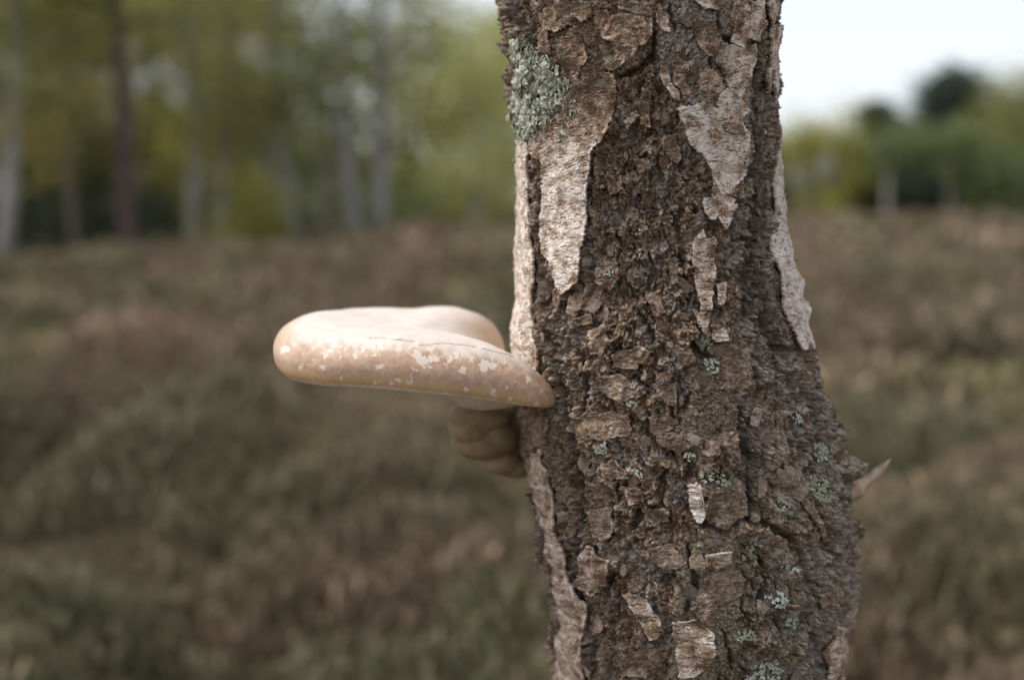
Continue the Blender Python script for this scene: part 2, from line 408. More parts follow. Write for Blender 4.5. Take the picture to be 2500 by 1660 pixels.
# plates of the rough bark that stand out singly
for cv_, fl_, li_, wh_, cu_ in [
    (c1, [850, 120, 930, 60, 965, 130, 900, 250, 860, 230], 2.6, 0.16, 1.3), (c1, [455, 190, 520, 200, 545, 330, 540, 390, 480, 370, 450, 270], 2.6, 0.10, 0.8), (c1, [1085, 110, 1170, 100, 1195, 170, 1120, 205], 2.8, 0.36, 1.0),
    (c1, [1430, 80, 1490, 90, 1485, 200, 1420, 175], 3.0, 0.3, 1.0), (c1, [1540, 480, 1650, 470, 1725, 600, 1650, 665, 1560, 600], 1.8, 0.42, 0.8), (c1, [1655, 330, 1750, 320, 1710, 480, 1660, 445], 2.2, 0.35, 0.9),
    (c1, [1640, 760, 1700, 745, 1725, 810, 1660, 818], 4.2, 0.75, 0.6), (c1, [1690, 850, 1830, 810, 1825, 880, 1770, 905, 1720, 902], 4.2, 0.7, 0.7), (c1, [1480, 430, 1560, 415, 1640, 520, 1560, 585, 1500, 540], 1.6, 0.36, 0.9),
    (c1, [880, 300, 990, 330, 995, 400, 930, 470, 895, 400], 2.6, 0.2, 1.2), (c1, [560, 560, 650, 480, 760, 560, 720, 640, 610, 640], 2.0, 0.12, 0.8), (c1, [1780, 20, 1860, 10, 1840, 160, 1800, 240, 1760, 150], 2.2, 0.4, 0.9),
    (c1, [1000, 20, 1200, 10, 1230, 100, 1090, 100, 1010, 80], 2.4, 0.28, 0.9), (c1, [1600, 900, 1660, 880, 1690, 960, 1640, 1000], 3.6, 0.6, 0.5), (c1, [1700, 1180, 1850, 1210, 1780, 1330, 1700, 1300], 3.2, 0.8, 0.8), (c1, [1600, 1330, 1690, 1350, 1690, 1470, 1640, 1480], 3.0, 0.72, 0.6),
    (c1, [1130, 700, 1215, 690, 1215, 860, 1150, 850], 0.6, 0.22, 0.4), (c1, [890, 1200, 1010, 1180, 1040, 1290, 930, 1330], 0.8, 0.2, 0.6), (c1, [1090, 1090, 1200, 1060, 1230, 1150, 1130, 1180], 0.9, 0.42, 0.7), (c1, [1300, 900, 1380, 920, 1440, 1060, 1390, 1120, 1290, 1000], 1.2, 0.3, 0.6),
    (c2, [1540, 880, 1700, 870, 1715, 980, 1690, 1180, 1560, 1120, 1520, 1000], 1.8, 0.22, 0.9), (c2, [600, 690, 700, 655, 725, 720, 640, 745], 3.0, 0.42, 0.6), (c2, [580, 560, 650, 540, 695, 600, 610, 700, 562, 655], 2.8, 0.38, 0.6),
    (c2, [700, 770, 800, 720, 830, 830, 780, 930, 715, 900], 2.2, 0.3, 0.6), (c2, [850, 910, 1000, 860, 1090, 900, 1000, 1000, 850, 990], 1.6, 0.2, 0.7), (c2, [760, 1040, 900, 1035, 1060, 1160, 900, 1210, 780, 1140], 2.0, 0.26, 0.6),
    (c2, [600, 1290, 780, 1260, 960, 1280, 970, 1400, 720, 1440, 580, 1380], 2.2, 0.3, 0.6), (c2, [1070, 1290, 1200, 1280, 1260, 1330, 1150, 1420, 1090, 1380], 2.0, 0.28, 0.7), (c2, [1060, 560, 1150, 540, 1180, 660, 1110, 690], 1.4, 0.3, 0.6),
    (c2, [750, 380, 870, 320, 900, 450, 830, 520, 740, 480], 1.2, 0.1, 0.6), (c2, [1180, 330, 1260, 320, 1290, 400, 1220, 440], 1.6, 0.22, 0.8), (c2, [1180, 860, 1330, 850, 1370, 960, 1250, 1000], 1.8, 0.34, 0.6), (c2, [1110, 1100, 1260, 1080, 1240, 1250, 1150, 1180], 2.2, 0.28, 0.6),
    (c3, [600, 330, 720, 345, 710, 440, 570, 430], 2.4, 0.3, 0.6), (c3, [735, 350, 860, 365, 890, 445, 800, 460], 3.6, 0.34, 0.6), (c3, [880, 480, 1010, 470, 1030, 560, 900, 580], 2.4, 0.2, 0.6), (c3, [920, 700, 1050, 690, 1140, 800, 1000, 850, 920, 790], 2.6, 0.24, 0.5),
    (c3, [1250, 400, 1350, 340, 1470, 400, 1480, 520, 1360, 600, 1240, 560], 3.0, 0.16, 0.6), (c3, [1650, 250, 1740, 260, 1840, 420, 1770, 440, 1690, 380], 2.6, 0.36, 0.7), (c3, [1890, 900, 2000, 880, 2050, 1000, 1920, 1050], 2.0, 0.3, 0.7),
    (c3, [930, 60, 1060, 40, 1200, 100, 1090, 160, 980, 130], 2.2, 0.28, 0.7), (c3, [1230, 60, 1440, 40, 1420, 110, 1240, 150], 2.2, 0.2, 0.6), (c3, [1480, 580, 1600, 600, 1720, 680, 1640, 780, 1540, 700], 2.8, 0.2, 0.6), (c3, [690, 1280, 900, 1250, 1000, 1330, 960, 1440, 740, 1460], 1.4, 0.1, 0.5)]:
    sheet(cv_, fl_, li_, wh_, cu_)

# ---- deep cracks: path, width (mm), depth (mm)
CRACKS = [(path(c2, p), w, d) for p, w, d in [
    ([440, 640, 420, 780, 480, 1000, 560, 1290, 590, 1450], 2.0, 4), ([1380, 830, 1400, 890, 1450, 930], 4.0, 6), ([1650, 1250, 1640, 1400, 1690, 1542], 2.4, 5),
    ([1770, 300, 1830, 500, 1820, 700, 1850, 870, 2000, 890], 3.6, 7), ([1750, 1000, 1770, 1180], 2.6, 5), ([990, 1060, 1080, 1120], 1.6, 4),
    ([1340, 1160, 1260, 1280], 2.4, 4), ([560, 560, 550, 700], 2.0, 5), ([400, 0, 400, 330, 420, 630], 5.0, 5), ([960, 470, 960, 560], 1.2, 3), ([700, 640, 770, 600], 1.5, 4),
    ([1640, 220, 1700, 400, 1680, 640, 1760, 760], 3.0, 4), ([820, 960, 900, 850], 1.5, 3.5), ([1380, 40, 1440, 90], 3.0, 5), ([1100, 850, 1110, 800, 1010, 660], 1.6, 3)]]
CRACKS += [(path(c3, p), w, d) for p, w, d in [
    ([1490, 0, 1510, 300, 1490, 540, 1600, 580, 1740, 660, 1780, 690], 2.6, 7), ([1230, 580, 1350, 610, 1450, 560], 2.2, 6), ([430, 50, 460, 300, 500, 500, 460, 700, 470, 900, 480, 1000], 2.6, 5),
    ([850, 500, 800, 610], 2.6, 6), ([690, 860, 640, 930], 2.6, 5), ([1000, 930, 960, 900], 2.4, 4), ([1430, 1130, 1510, 1110], 3.0, 6), ([1880, 60, 1940, 100], 3.2, 6),
    ([330, 700, 350, 900, 380, 1130, 390, 1330], 2.0, 5), ([1880, 1200, 1920, 1330], 3.0, 5), ([1110, 180, 1160, 250, 1120, 330], 2.4, 4), ([720, 340, 720, 420], 2, 4),
    ([1470, 880, 1440, 1000, 1460, 1100], 1.8, 4), ([1750, 240, 1790, 260], 2.5, 5), ([580, 1250, 570, 1450], 2.0, 4), ([1330, 1180, 1400, 1420], 1.6, 4), ([980, 60, 1060, 180], 1.8, 3)]]
CRACKS += [(path(c1, p), w, d) for p, w, d in [
    ([1250, 200, 1245, 350, 1200, 420, 1100, 490, 1010, 510], 2.2, 6), ([1960, 0, 2050, 200], 2.0, 5), ([1990, 200, 1950, 500, 1960, 800, 1960, 1100, 1980, 1560], 5.0, 5),
    ([1600, 300, 1650, 460, 1660, 560], 2.0, 4), ([1690, 90, 1700, 250, 1900, 320], 2.4, 5), ([400, 230, 410, 330], 2.6, 6), ([440, 1070, 450, 1250, 440, 1560], 5.0, 5),
    ([380, 1000, 370, 1300, 390, 1560], 1.2, 4), ([1350, 20, 1390, 200], 1.6, 4), ([820, 1010, 800, 1200, 790, 1400], 1.4, 4), ([640, 560, 780, 700], 1.2, 2), ([480, 30, 440, 200, 420, 330], 1.8, 4)]]
CRACKS += [(path(c3, p), w, d) for p, w, d in [([1880, 430, 1960, 640, 1990, 800], 3.0, 6), ([1560, 760, 1610, 900, 1560, 1060], 2.6, 5), ([1800, 700, 1850, 900, 1900, 1060], 3.0, 6), ([1980, 560, 2020, 760, 2010, 900], 2.6, 5), ([1660, 900, 1700, 1060, 1690, 1250], 2.4, 5), ([1000, 250, 960, 420, 1040, 600], 2.2, 5), ([1130, 700, 1180, 900, 1120, 1080], 2.4, 5)]]
CRACKS += [(path(c2, p), w, d) for p, w, d in [([1880, 950, 1950, 1100, 1960, 1250], 3.0, 6), ([2010, 1000, 2080, 1200, 2130, 1380], 2.6, 5), ([640, 900, 680, 1100, 640, 1290], 2.2, 5), ([1080, 300, 1120, 420, 1060, 520], 2.2, 4), ([850, 100, 900, 260, 860, 330], 2.2, 4), ([1240, 60, 1300, 250, 1290, 420, 1340, 600], 2.6, 5), ([730, 380, 720, 560, 700, 700], 2.2, 5)]]
# recessed rough field between the two big pale sheets
FIELD = path(c0, [1600, 130, 1560, 190, 1515, 230, 1495, 310, 1446, 375, 1436, 560, 1420, 690, 1500, 760, 1640, 700, 1690, 600, 1730, 480, 1720, 400, 1680, 360, 1650, 270, 1620, 190])

# papery, thinly flaking bark: the tan upper left and the grey upper right
PAPER = [(path(c1, [470, -80, 1250, -80, 1250, 300, 1200, 410, 1010, 505, 960, 490, 1000, 700, 800, 1000, 500, 1000, 700, 620, 560, 420, 470, 200]), (0.215, 0.148, 0.098), (0.38, 0.285, 0.20), (0.10, 0.066, 0.044)),
         (path(c1, [1290, 60, 1500, -80, 2000, -80, 1960, 500, 1920, 1100, 1840, 1250, 1640, 1250, 1580, 1060, 1480, 980, 1440, 800, 1380, 650, 1280, 380]), (0.31, 0.26, 0.215), (0.60, 0.545, 0.495), (0.12, 0.09, 0.068)),
         (path(c3, [1100, 640, 1480, 620, 1480, 1100, 1350, 1460, 1000, 1500, 1040, 1100]), (0.25, 0.195, 0.135), (0.42, 0.36, 0.285), (0.13, 0.10, 0.07)),
         (path(c2, [1380, 860, 1720, 850, 1740, 1150, 1620, 1250, 1400, 1500, 1200, 1500, 1300, 1200]), (0.22, 0.165, 0.12), (0.36, 0.29, 0.22), (0.13, 0.095, 0.07))]
# dark furrowed strips: path, half width mm
BANDS = [(path(c1, [2000, 0, 1990, 200, 1960, 500, 1965, 800, 1965, 1100, 1990, 1500]) + path(c2, [1740, 180, 1740, 420, 1790, 620, 1900, 850]), 11.0, 0.75),
         (path(c1, [440, 1050, 445, 1250, 440, 1560]) + path(c2, [400, 150, 410, 400, 430, 640, 460, 850]), 5.0, 0.9),
         (path(c2, [500, 900, 560, 1200, 600, 1500]) + path(c3, [450, 250, 490, 500, 450, 700, 470, 1000]), 5.5, 0.6),
         (path(c3, [250, 420, 290, 640, 330, 900, 350, 1120]), 4.0, 0.8), (path(c3, [560, 1200, 560, 1464]), 6.0, 0.5),
         (path(c1, [250, 60, 330, 160, 400, 260]), 9.0, 0.6), (path(c3, [1500, 100, 1500, 520, 1740, 660]), 5.0, 0.6)]

def tear(U, V, seed):
    """how far a bark edge wanders: long curves, ragged only here and there"""
    rag = sstep(-0.1, 0.45, perlin(U / 13 + seed, V / 13, 260))
    return 1.5 * fbm(U / 11, V / 11, seed, 3, 0.5) + rag * 1.5 * fbm(U / 3.0, V / 2.2, seed + 5, 3, 0.6)

def sheet_low(U, V):
    return 0.9 * perlin(U / 17, V / 20, 120) + 0.35 * perlin(U / 7, V / 9, 121)

def cork_relief(U, V):
    """height in mm and colour of the rough bark"""
    w1, w2 = fbm(U / 17, V / 21, 131, 3), fbm(U / 17, V / 21, 141, 3)
    w3, w4 = fbm(U / 5, V / 5, 161, 3, 0.6), fbm(U / 5, V / 5, 171, 3, 0.6)
    pu, pv = U + 6.5 * w1 + 1.7 * w3, V + 6.5 * w2 + 1.7 * w4
    b1 = np.abs(perlin(pu / 15, pv / 25, 151)); b2 = np.abs(perlin(pu / 6.4 + 7, pv / 8.2, 152))
    qu, qv = U + 1.4 * w3, V + 1.4 * w4
    b3 = np.abs(perlin(qu / 2.7, qv / 3.1, 153)); b4 = np.abs(perlin(U / 1.25 + w3, V / 1.3, 154))
    rough = 0.5 + 0.7 * sstep(-0.3, 0.35, perlin(U / 15 + 5, V / 22, 194))
    n = fbm(U / 2.6, V / 2.2, 195, 4, 0.62)
    h = 7.5 * np.minimum(b1, 0.7) ** 0.75 + rough * (4.6 * b2 ** 0.8 + 3.2 * b3 + 1.5 * b4 + 0.6 * n) - 6.0
    fur = np.abs(perlin((U + 7 * w1 + 1.5 * w3) / 15 + 40, V / 62 + 0.5 * w2, 157))
    h = h + (7.6 * np.minimum(fur, 0.45) ** 0.6 - 4.4) * (0.35 + 0.65 * sstep(1480, 1330, V))
    # broken plates, tipped this way and that
    f1, f2, pa_, pb_, pc_, ox, oy = worley((U + 5.5 * w1 + 3.0 * w3) / 10.5, (V + 6.5 * w2 + 3.0 * w4) / 13, 155)
    h = h + 2.2 * (pa_ - 0.5) + (pb_ - 0.5) * 5.0 * ox + (pc_ - 0.6) * 5.5 * oy
    f1, f2, pa2, pb2, pc2, ox, oy = worley((U + 2.2 * w3 + 2.0 * w1) / 4.0, (V + 2.4 * w4) / 4.6, 156)
    h = h + rough * (1.3 * (pa2 - 0.5) + (pb2 - 0.5) * 2.2 * ox + (pc2 - 0.65) * 2.8 * oy)
    # thin layers breaking away in steps
    t = (fbm(pu / 12, pv / 10, 196, 3) + 0.25 * w3) * 3.2
    ft = np.floor(t)
    h = h + 1.15 * (ft + sstep(0.82, 1.0, t - ft)) - 0.75 * t
    t2 = fbm(qu / 4.2, qv / 3.4, 197, 3) * 2.6; f2_ = np.floor(t2)
    h = h + 0.6 * (f2_ + sstep(0.8, 1.0, t2 - f2_)) - 0.45 * t2
    pit = sstep(0.32, 0.6, perlin(pu / 8 + 31, pv / 10, 198))
    h = h - 2.6 * pit
    f1, f2, a2, bb2, cc2, _, _ = worley(pu / 6.0, pv / 7.5, 181)
    lay = hsh(ft.astype(np.int64), np.zeros(ft.shape, np.int64), 77)
    k = 0.20 + 0.24 * n + 0.20 * lay + 0.16 * a2 + 0.24 * pa2 + 0.12 * pa_ + 0.30 * fbm(U / 1.6, V / 0.8, 201, 3, 0.65) + 0.15 * w3
    col = np.ones(U.shape + (3,)) * np.array((0.03, 0.021, 0.015))
    col = mixc(col, (0.125, 0.078, 0.046), sstep(0.2, 0.5, k))
    col = mixc(col, (0.285, 0.195, 0.122), sstep(0.48, 0.78, k))
    col = mixc(col, (0.50, 0.41, 0.32), sstep(0.75, 1.02, k))
    grey = sstep(-0.15, 0.5, perlin(U / 19, V / 25, 199) + 0.45 * sstep(10, 110, U))
    col = mixc(col, (0.25, 0.225, 0.205), grey * (0.12 + 0.38 * sstep(0.3, 0.65, k)))
    sil = sstep(0.15, 0.6, fbm(U / 5 + 9, V / 9, 204, 3, 0.6) + 0.2 * sstep(0, 100, U))
    col = mixc(col, (0.46, 0.415, 0.37), sil * sstep(0.35, 0.7, k) * 0.6)
    red = sstep(0.2, 0.6, perlin(U / 5, V / 5, 202) + 0.3 * bb2 - 0.05)
    col = mixc(col, (0.15, 0.075, 0.042), red * 0.45)
    pale = sstep(0.78, 0.95, cc2 * 0.8 + 0.25 * n + 0.1) * sstep(0.0, 0.4, perlin(U / 12, V / 15, 203) + 0.1)
    col = mixc(col, (0.50, 0.42, 0.35), pale * 0.7)
    return h, col

def paper_relief(U, V, h, col):
    for i, (poly, ca, cb, cc) in enumerate(PAPER):
        pa = np.array(poly)
        m = (U > pa[:, 0].min() - 8) & (U < pa[:, 0].max() + 8) & (V > pa[:, 1].min() - 8) & (V < pa[:, 1].max() + 8)
        if not m.any(): continue
        u, v = U[m], V[m]
        w3, w4 = fbm(u / 6, v / 6, 611 + i, 3, 0.6), fbm(u / 6, v / 6, 621 + i, 3, 0.6)
        sd = poly_sd(u + 4 * w3, v + 4 * w4, poly)
        k = sstep(2.5, -2.5, sd)
        f1, f2, a, b, c, ox, oy = worley((u + 4.5 * w3) / 9.0, (v + 4.5 * w4) / 8.0, 631 + i)
        n = fbm(u / 3, v / 1.6, 641 + i, 4, 0.6)
        e = f2 - f1
        # shallow cups with curled rims, split along the joints
        hp = 1.6 * (a - 0.4) + 0.9 * np.exp(-((e - 0.16) / 0.09) ** 2) * (0.3 + b) - 2.4 * np.exp(-(e / 0.055) ** 2) + 0.5 * n + 0.9 * fbm(u / 14, v / 14, 651 + i, 2)
        t = fbm(u / 11, v / 6, 661 + i, 3) * 3; ft = np.floor(t)
        hp = hp + 0.7 * (ft + sstep(0.88, 1.0, t - ft) - t)
        h[m] = h[m] + (hp + 0.3 * h[m] - h[m]) * k
        st = fbm(u / 5, v / 0.8, 671 + i, 3, 0.6); sp = fbm(u / 0.9, v / 0.8, 681 + i, 3, 0.65)
        q = 0.45 + 0.35 * n + 0.22 * st + 0.22 * sp + 0.3 * (b - 0.5)
        cl = mixc(np.ones(u.shape + (3,)) * np.array(cc), ca, sstep(0.1, 0.42, q)); cl = mixc(cl, cb, sstep(0.48, 0.95, q))
        col[m] = col[m] + (cl - col[m]) * (k * 0.9)[..., None]
    return h, col

def lichen_dust(U, V, col):
    """powdery grey-green crust, mostly on the lower right"""
    reg = sstep(1.33e3, 1.10e3, V) * sstep(-10, 70, U) * 0.62 + 0.08 + 0.25 * sstep(1.48e3, 1.56e3, V) * sstep(-60, -110, U)
    s = fbm(U / 5, V / 5, 211, 4, 0.65)
    m = sstep(0.62, 0.95, s + reg * 0.75) * reg
    col = mixc(col, (0.27, 0.275, 0.185), np.clip(m, 0, 1) * 0.7)
    s2 = fbm(U / 2.0 + 50, V / 2.0, 221, 3, 0.6)
    m2 = sstep(0.72, 0.95, s2 + reg * 0.35)
    return mixc(col, (0.46, 0.49, 0.40), np.clip(m2 * (0.3 + reg), 0, 1) * 0.8)

def trunk_fields(U, V, sheets=True):
    th = U / R0
    h, col = cork_relief(U, V)
    h, col = paper_relief(U, V, h, col)
    for bp_, bw, bk in BANDS:
        pa = np.array(bp_)
        m = (U > pa[:, 0].min() - 18) & (U < pa[:, 0].max() + 18) & (V > pa[:, 1].min() - 18) & (V < pa[:, 1].max() + 18)
        if not m.any(): continue
        bd, _ = seg_dist(U[m] + 2.2 * fbm(U[m] / 7, V[m] / 11, 231, 3), V[m], bp_)
        band = np.zeros(U.shape); band[m] = sstep(bw * 1.25, bw * 0.5, bd)
        u, v = U[m], V[m]
        r1 = np.abs(perlin((u + 2.5 * perlin(u / 6, v / 9, 232)) / 4.2, v / 17, 234)); r2 = np.abs(perlin(u / 1.8, v / 5.0, 235))
        h[m] += band[m] * (-3.4 + 5.5 * r1 + 1.3 * r2)
        col[m] = mixc(col[m], (0.055, 0.042, 0.036), band[m] * bk * 0.75)
    fa = np.array(FIELD); m = (U > fa[:, 0].min() - 3) & (U < fa[:, 0].max() + 3) & (V > fa[:, 1].min() - 3) & (V < fa[:, 1].max() + 3)
    if m.any(): h[m] = h[m] - 3.2 * sstep(1.5, -4, poly_sd(U[m], V[m], FIELD))
    wu = U + 1.6 * fbm(U / 5, V / 5, 241, 3); wv = V + 1.6 * fbm(U / 5, V / 5, 242, 3)
    for p, w, d in CRACKS:
        pa = np.array(p)
        m = (U > pa[:, 0].min() - 4 * w - 4) & (U < pa[:, 0].max() + 4 * w + 4) & (V > pa[:, 1].min() - 4 * w - 4) & (V < pa[:, 1].max() + 4 * w + 4)
        if not m.any(): continue
        dd, tt = seg_dist(wu[m], wv[m], p)
        ww = 1.65 * w * (0.35 + 0.65 * np.sin(np.clip(tt, 0.04, 0.96) * math.pi) ** 0.5) * 0.55
        prof = np.exp(-(dd / ww) ** 4)
        h[m] -= 1.5 * d * prof
        col[m] = mixc(col[m], (0.055, 0.04, 0.032), prof * 0.5)
    col = lichen_dust(U, V, col)
    if sheets:
        sl = sheet_low(U, V)
        for s in SHEETS:
            pa = np.array(s['p'])
            m = (U > pa[:, 0].min() - 5) & (U < pa[:, 0].max() + 5) & (V > pa[:, 1].min() - 5) & (V < pa[:, 1].max() + 5)
            if not m.any(): continue
            sd = poly_sd(U[m] + tear(U[m], V[m], 251), V[m] + tear(U[m], V[m], 252), s['p'])
            top = s['lift'] + sl[m] - 1.3
            lim = top - 1.2 + 4.2 * sstep(-5.0, 0.5, sd + 3.0 * perlin(U[m] / 9, V[m] / 9, 253))
            h[m] = np.where(sd < 0.5, np.minimum(h[m], lim), h[m])
    h = np.clip(h, -12, 7)
    fade = sstep(math.pi, 2.75, np.abs(th)) * (1 - 0.3 * sstep(1.25, 1.5, np.abs(th)))
    return h * fade, col

def build_trunk(root):
    th = np.concatenate([np.linspace(-math.pi, -1.66, 46)[:-1], np.linspace(-1.66, 1.66, 660), np.linspace(1.66, math.pi, 46)[1:-1]])
    z = np.concatenate([np.linspace(-0.45, 0.80, 60)[:-1], np.linspace(0.80, 0.97, 90)[:-1], np.linspace(0.97, 1.585, 1000), np.linspace(1.585, 1.80, 110)[1:], np.linspace(1.80, 3.4, 70)[1:]])
    T, Z = np.meshgrid(th, z)
    h, col = trunk_fields(T * R0, Z * 1000)
    P = np.stack(surf(T, Z, h * 1e-3), -1)
    nr, nc = T.shape
    f = grid_faces(nr, nc, True)
    me = mesh_np('trunk', P.reshape(-1, 3), f, col.reshape(-1, 3))
    obj('trunk', me, M_CORK, root)
    return h, th, z

def patch_mesh(name, poly, step, hfun, cfun, skirt, warp=1.0, wseed=251):
    """an irregular piece of bark cut along an outline: top surface and turned-in edges"""
    pa = np.array(poly)
    u = np.arange(pa[:, 0].min() - 2.5, pa[:, 0].max() + 2.5, step); v = np.arange(pa[:, 1].min() - 2.5, pa[:, 1].max() + 2.5, step)
    U, V = np.meshgrid(u, v)
    sd = poly_sd(U + warp * tear(U, V, wseed), V + warp * tear(U, V, wseed + 1), poly)
    gy, gx = np.gradient(sd, step)
    gl = np.sqrt(gx * gx + gy * gy) + 0.2
    ok = sd < 0.7 * step
    cell = ok[:-1, :-1] & ok[1:, :-1] & ok[:-1, 1:] & ok[1:, 1:]
    if cell.sum() < 3: return None
    out = np.clip(sd, 0, step) 
    U2 = U - out * gx / gl; V2 = V - out * gy / gl
    sdc = np.minimum(sd, 0)
    H = hfun(U2, V2, sdc)
    C = cfun(U2, V2, sdc)
    nr, nc = U.shape
    f = grid_faces(nr, nc)[cell.ravel()]
    used = np.unique(f); remap = np.full(nr * nc, -1); remap[used] = np.arange(len(used))
    f = remap[f]
    u_ = U2.ravel()[used]; v_ = V2.ravel()[used]; h_ = H.ravel()[used]; col = C.reshape(-1, 3)[used]
    e = np.concatenate([f[:, [0, 1]], f[:, [1, 2]], f[:, [2, 3]], f[:, [3, 0]]])
    key = np.sort(e, 1); key = key[:, 0] * len(used) + key[:, 1]
    _, inv, cnt = np.unique(key, return_inverse=True, return_counts=True)
    be = e[cnt[inv] == 1]
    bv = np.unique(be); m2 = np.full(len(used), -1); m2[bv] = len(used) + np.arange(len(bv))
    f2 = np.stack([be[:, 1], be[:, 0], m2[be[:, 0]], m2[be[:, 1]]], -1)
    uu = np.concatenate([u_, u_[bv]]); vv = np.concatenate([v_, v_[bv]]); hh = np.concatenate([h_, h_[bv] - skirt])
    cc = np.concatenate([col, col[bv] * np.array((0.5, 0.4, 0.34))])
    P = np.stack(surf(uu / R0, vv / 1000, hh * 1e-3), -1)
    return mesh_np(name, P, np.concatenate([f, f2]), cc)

def sheet_color(s):
    def cf(U, V, sd):
        w = s['white']
        n = fbm(U / 10, V / 7, 261, 4, 0.6); st = fbm(U / 4, V / 0.9, 262, 3, 0.6); sp = fbm(U / 1.1, V / 0.8, 263, 4, 0.75)
        vmax = max(p[1] for p in s['p']); vmin = min(p[1] for p in s['p'])
        k = w - 0.07 + 0.42 * n + 0.16 * st + 0.42 * sp - s['top_tan'] * sstep(vmin + 0.55 * (vmax - vmin), vmax, V)
        k = k + 0.22 * sstep(-2.5, -0.3, sd) - 0.6 * sstep(0.0, 0.5, perlin(U / 15, V / 13, 266)) * sstep(-9, 0, sd)
        col = np.ones(U.shape + (3,)) * np.array((0.10, 0.066, 0.043))
        col = mixc(col, (0.255, 0.160, 0.098), sstep(-0.1, 0.3, k))
        col = mixc(col, (0.48, 0.35, 0.255), sstep(0.3, 0.58, k))
        col = mixc(col, (0.74, 0.66, 0.60), sstep(0.58, 0.95, k))
        g = sstep(0.2, 0.6, perlin(U / 14, V / 11, 264) + 0.35 * sp)
        col = mixc(col, (0.25, 0.235, 0.17), g * 0.4)
        if s['rough']:
            _, cc_ = cork_relief(U, V)
            col = col + (cc_ - col) * 0.5
        ld, _ = s['lent'](U, V)
        return mixc(col, (0.07, 0.05, 0.036), ld * 0.85)
    return cf

def lenticels(poly, seed):
    """short dark cross-slits of birch bark"""
    r = np.random.default_rng(seed)
    pa = np.array(poly); w = np.ptp(pa[:, 0]); hgt = np.ptp(pa[:, 1])
    n = int(w * hgt / 26) + 3
    items = [(r.uniform(pa[:, 0].min(), pa[:, 0].max()), r.uniform(pa[:, 1].min(), pa[:, 1].max()), r.uniform(0.8, 3.4) * (2.2 if r.random() < 0.14 else 1), r.uniform(0.16, 0.42), r.normal(0.04, 0.14)) for _ in range(n)]
    def f(U, V):
        d = np.zeros(U.shape)
        wv = V + 0.5 * perlin(U / 2.5, V / 2.5, 265)
        for (a, b, l, t, s) in items:
            m = (np.abs(U - a) < l + 1) & (np.abs(V - b) < 3)
            if not m.any(): continue
            x = (U[m] - a) / l; y = (wv[m] - b - s * (U[m] - a)) / (t * np.sqrt(np.clip(1.05 - x * x, 0.05, 1)))
            d[m] = np.maximum(d[m], np.exp(-y ** 4) * (np.abs(x) < 1))
        return d, None
    return f

def build_sheets(root):
    for i, s in enumerate(SHEETS):
        s['lent'] = lenticels(s['p'], 300 + i)
        s['rough'] = s['white'] < 0.5 and np.mean([q[1] for q in s['p']]) < 1455
        def hf(U, V, sd, s=s, i=i):
            e = np.exp(sd / 1.6)
            c = s['curl'] * (0.7 + 1.6 * perlin(U / 10 + i * 3.3, V / 10, 271))
            n = 0.20 * fbm(U / 5, V / 1.6, 272, 3, 0.6) + 0.5 * fbm(U / 8, V / 6, 276, 3) + 0.13 * fbm(U / 1.2, V / 1.0, 273, 3) + 0.35 * perlin(U / 9, V / 12, 274)
            # layered tears: thin steps
            t = fbm(U / 14, V / 9, 275 + i, 3) * 2.2
            st = 0.40 * (np.floor(t) + sstep(0.9, 1.0, t - np.floor(t)) - t)
            ld, _ = s['lent'](U, V)
            if s['rough']:
                ck, _ = cork_relief(U, V)
                return 0.55 * s['lift'] + sheet_low(U, V) - 0.4 + 0.42 * np.clip(ck, -4, 5) + 0.5 * c * e + 1.3 * n + 1.2 * st - 0.4 * ld
            return s['lift'] + sheet_low(U, V) - 0.6 + c * e + n + st - 0.55 * ld + 1.6 * perlin(U / 14 + i, V / 16, 277) * np.exp(sd / 5)
        me = patch_mesh('bark_sheet', s['p'], 0.5 if s['white'] >= 0.5 else 0.62, hf, sheet_color(s), 2.2)
        if me is None: continue
        o = obj('bark_sheet', me, M_SHEET, root)
        if s['label']: o['label'] = s['label']

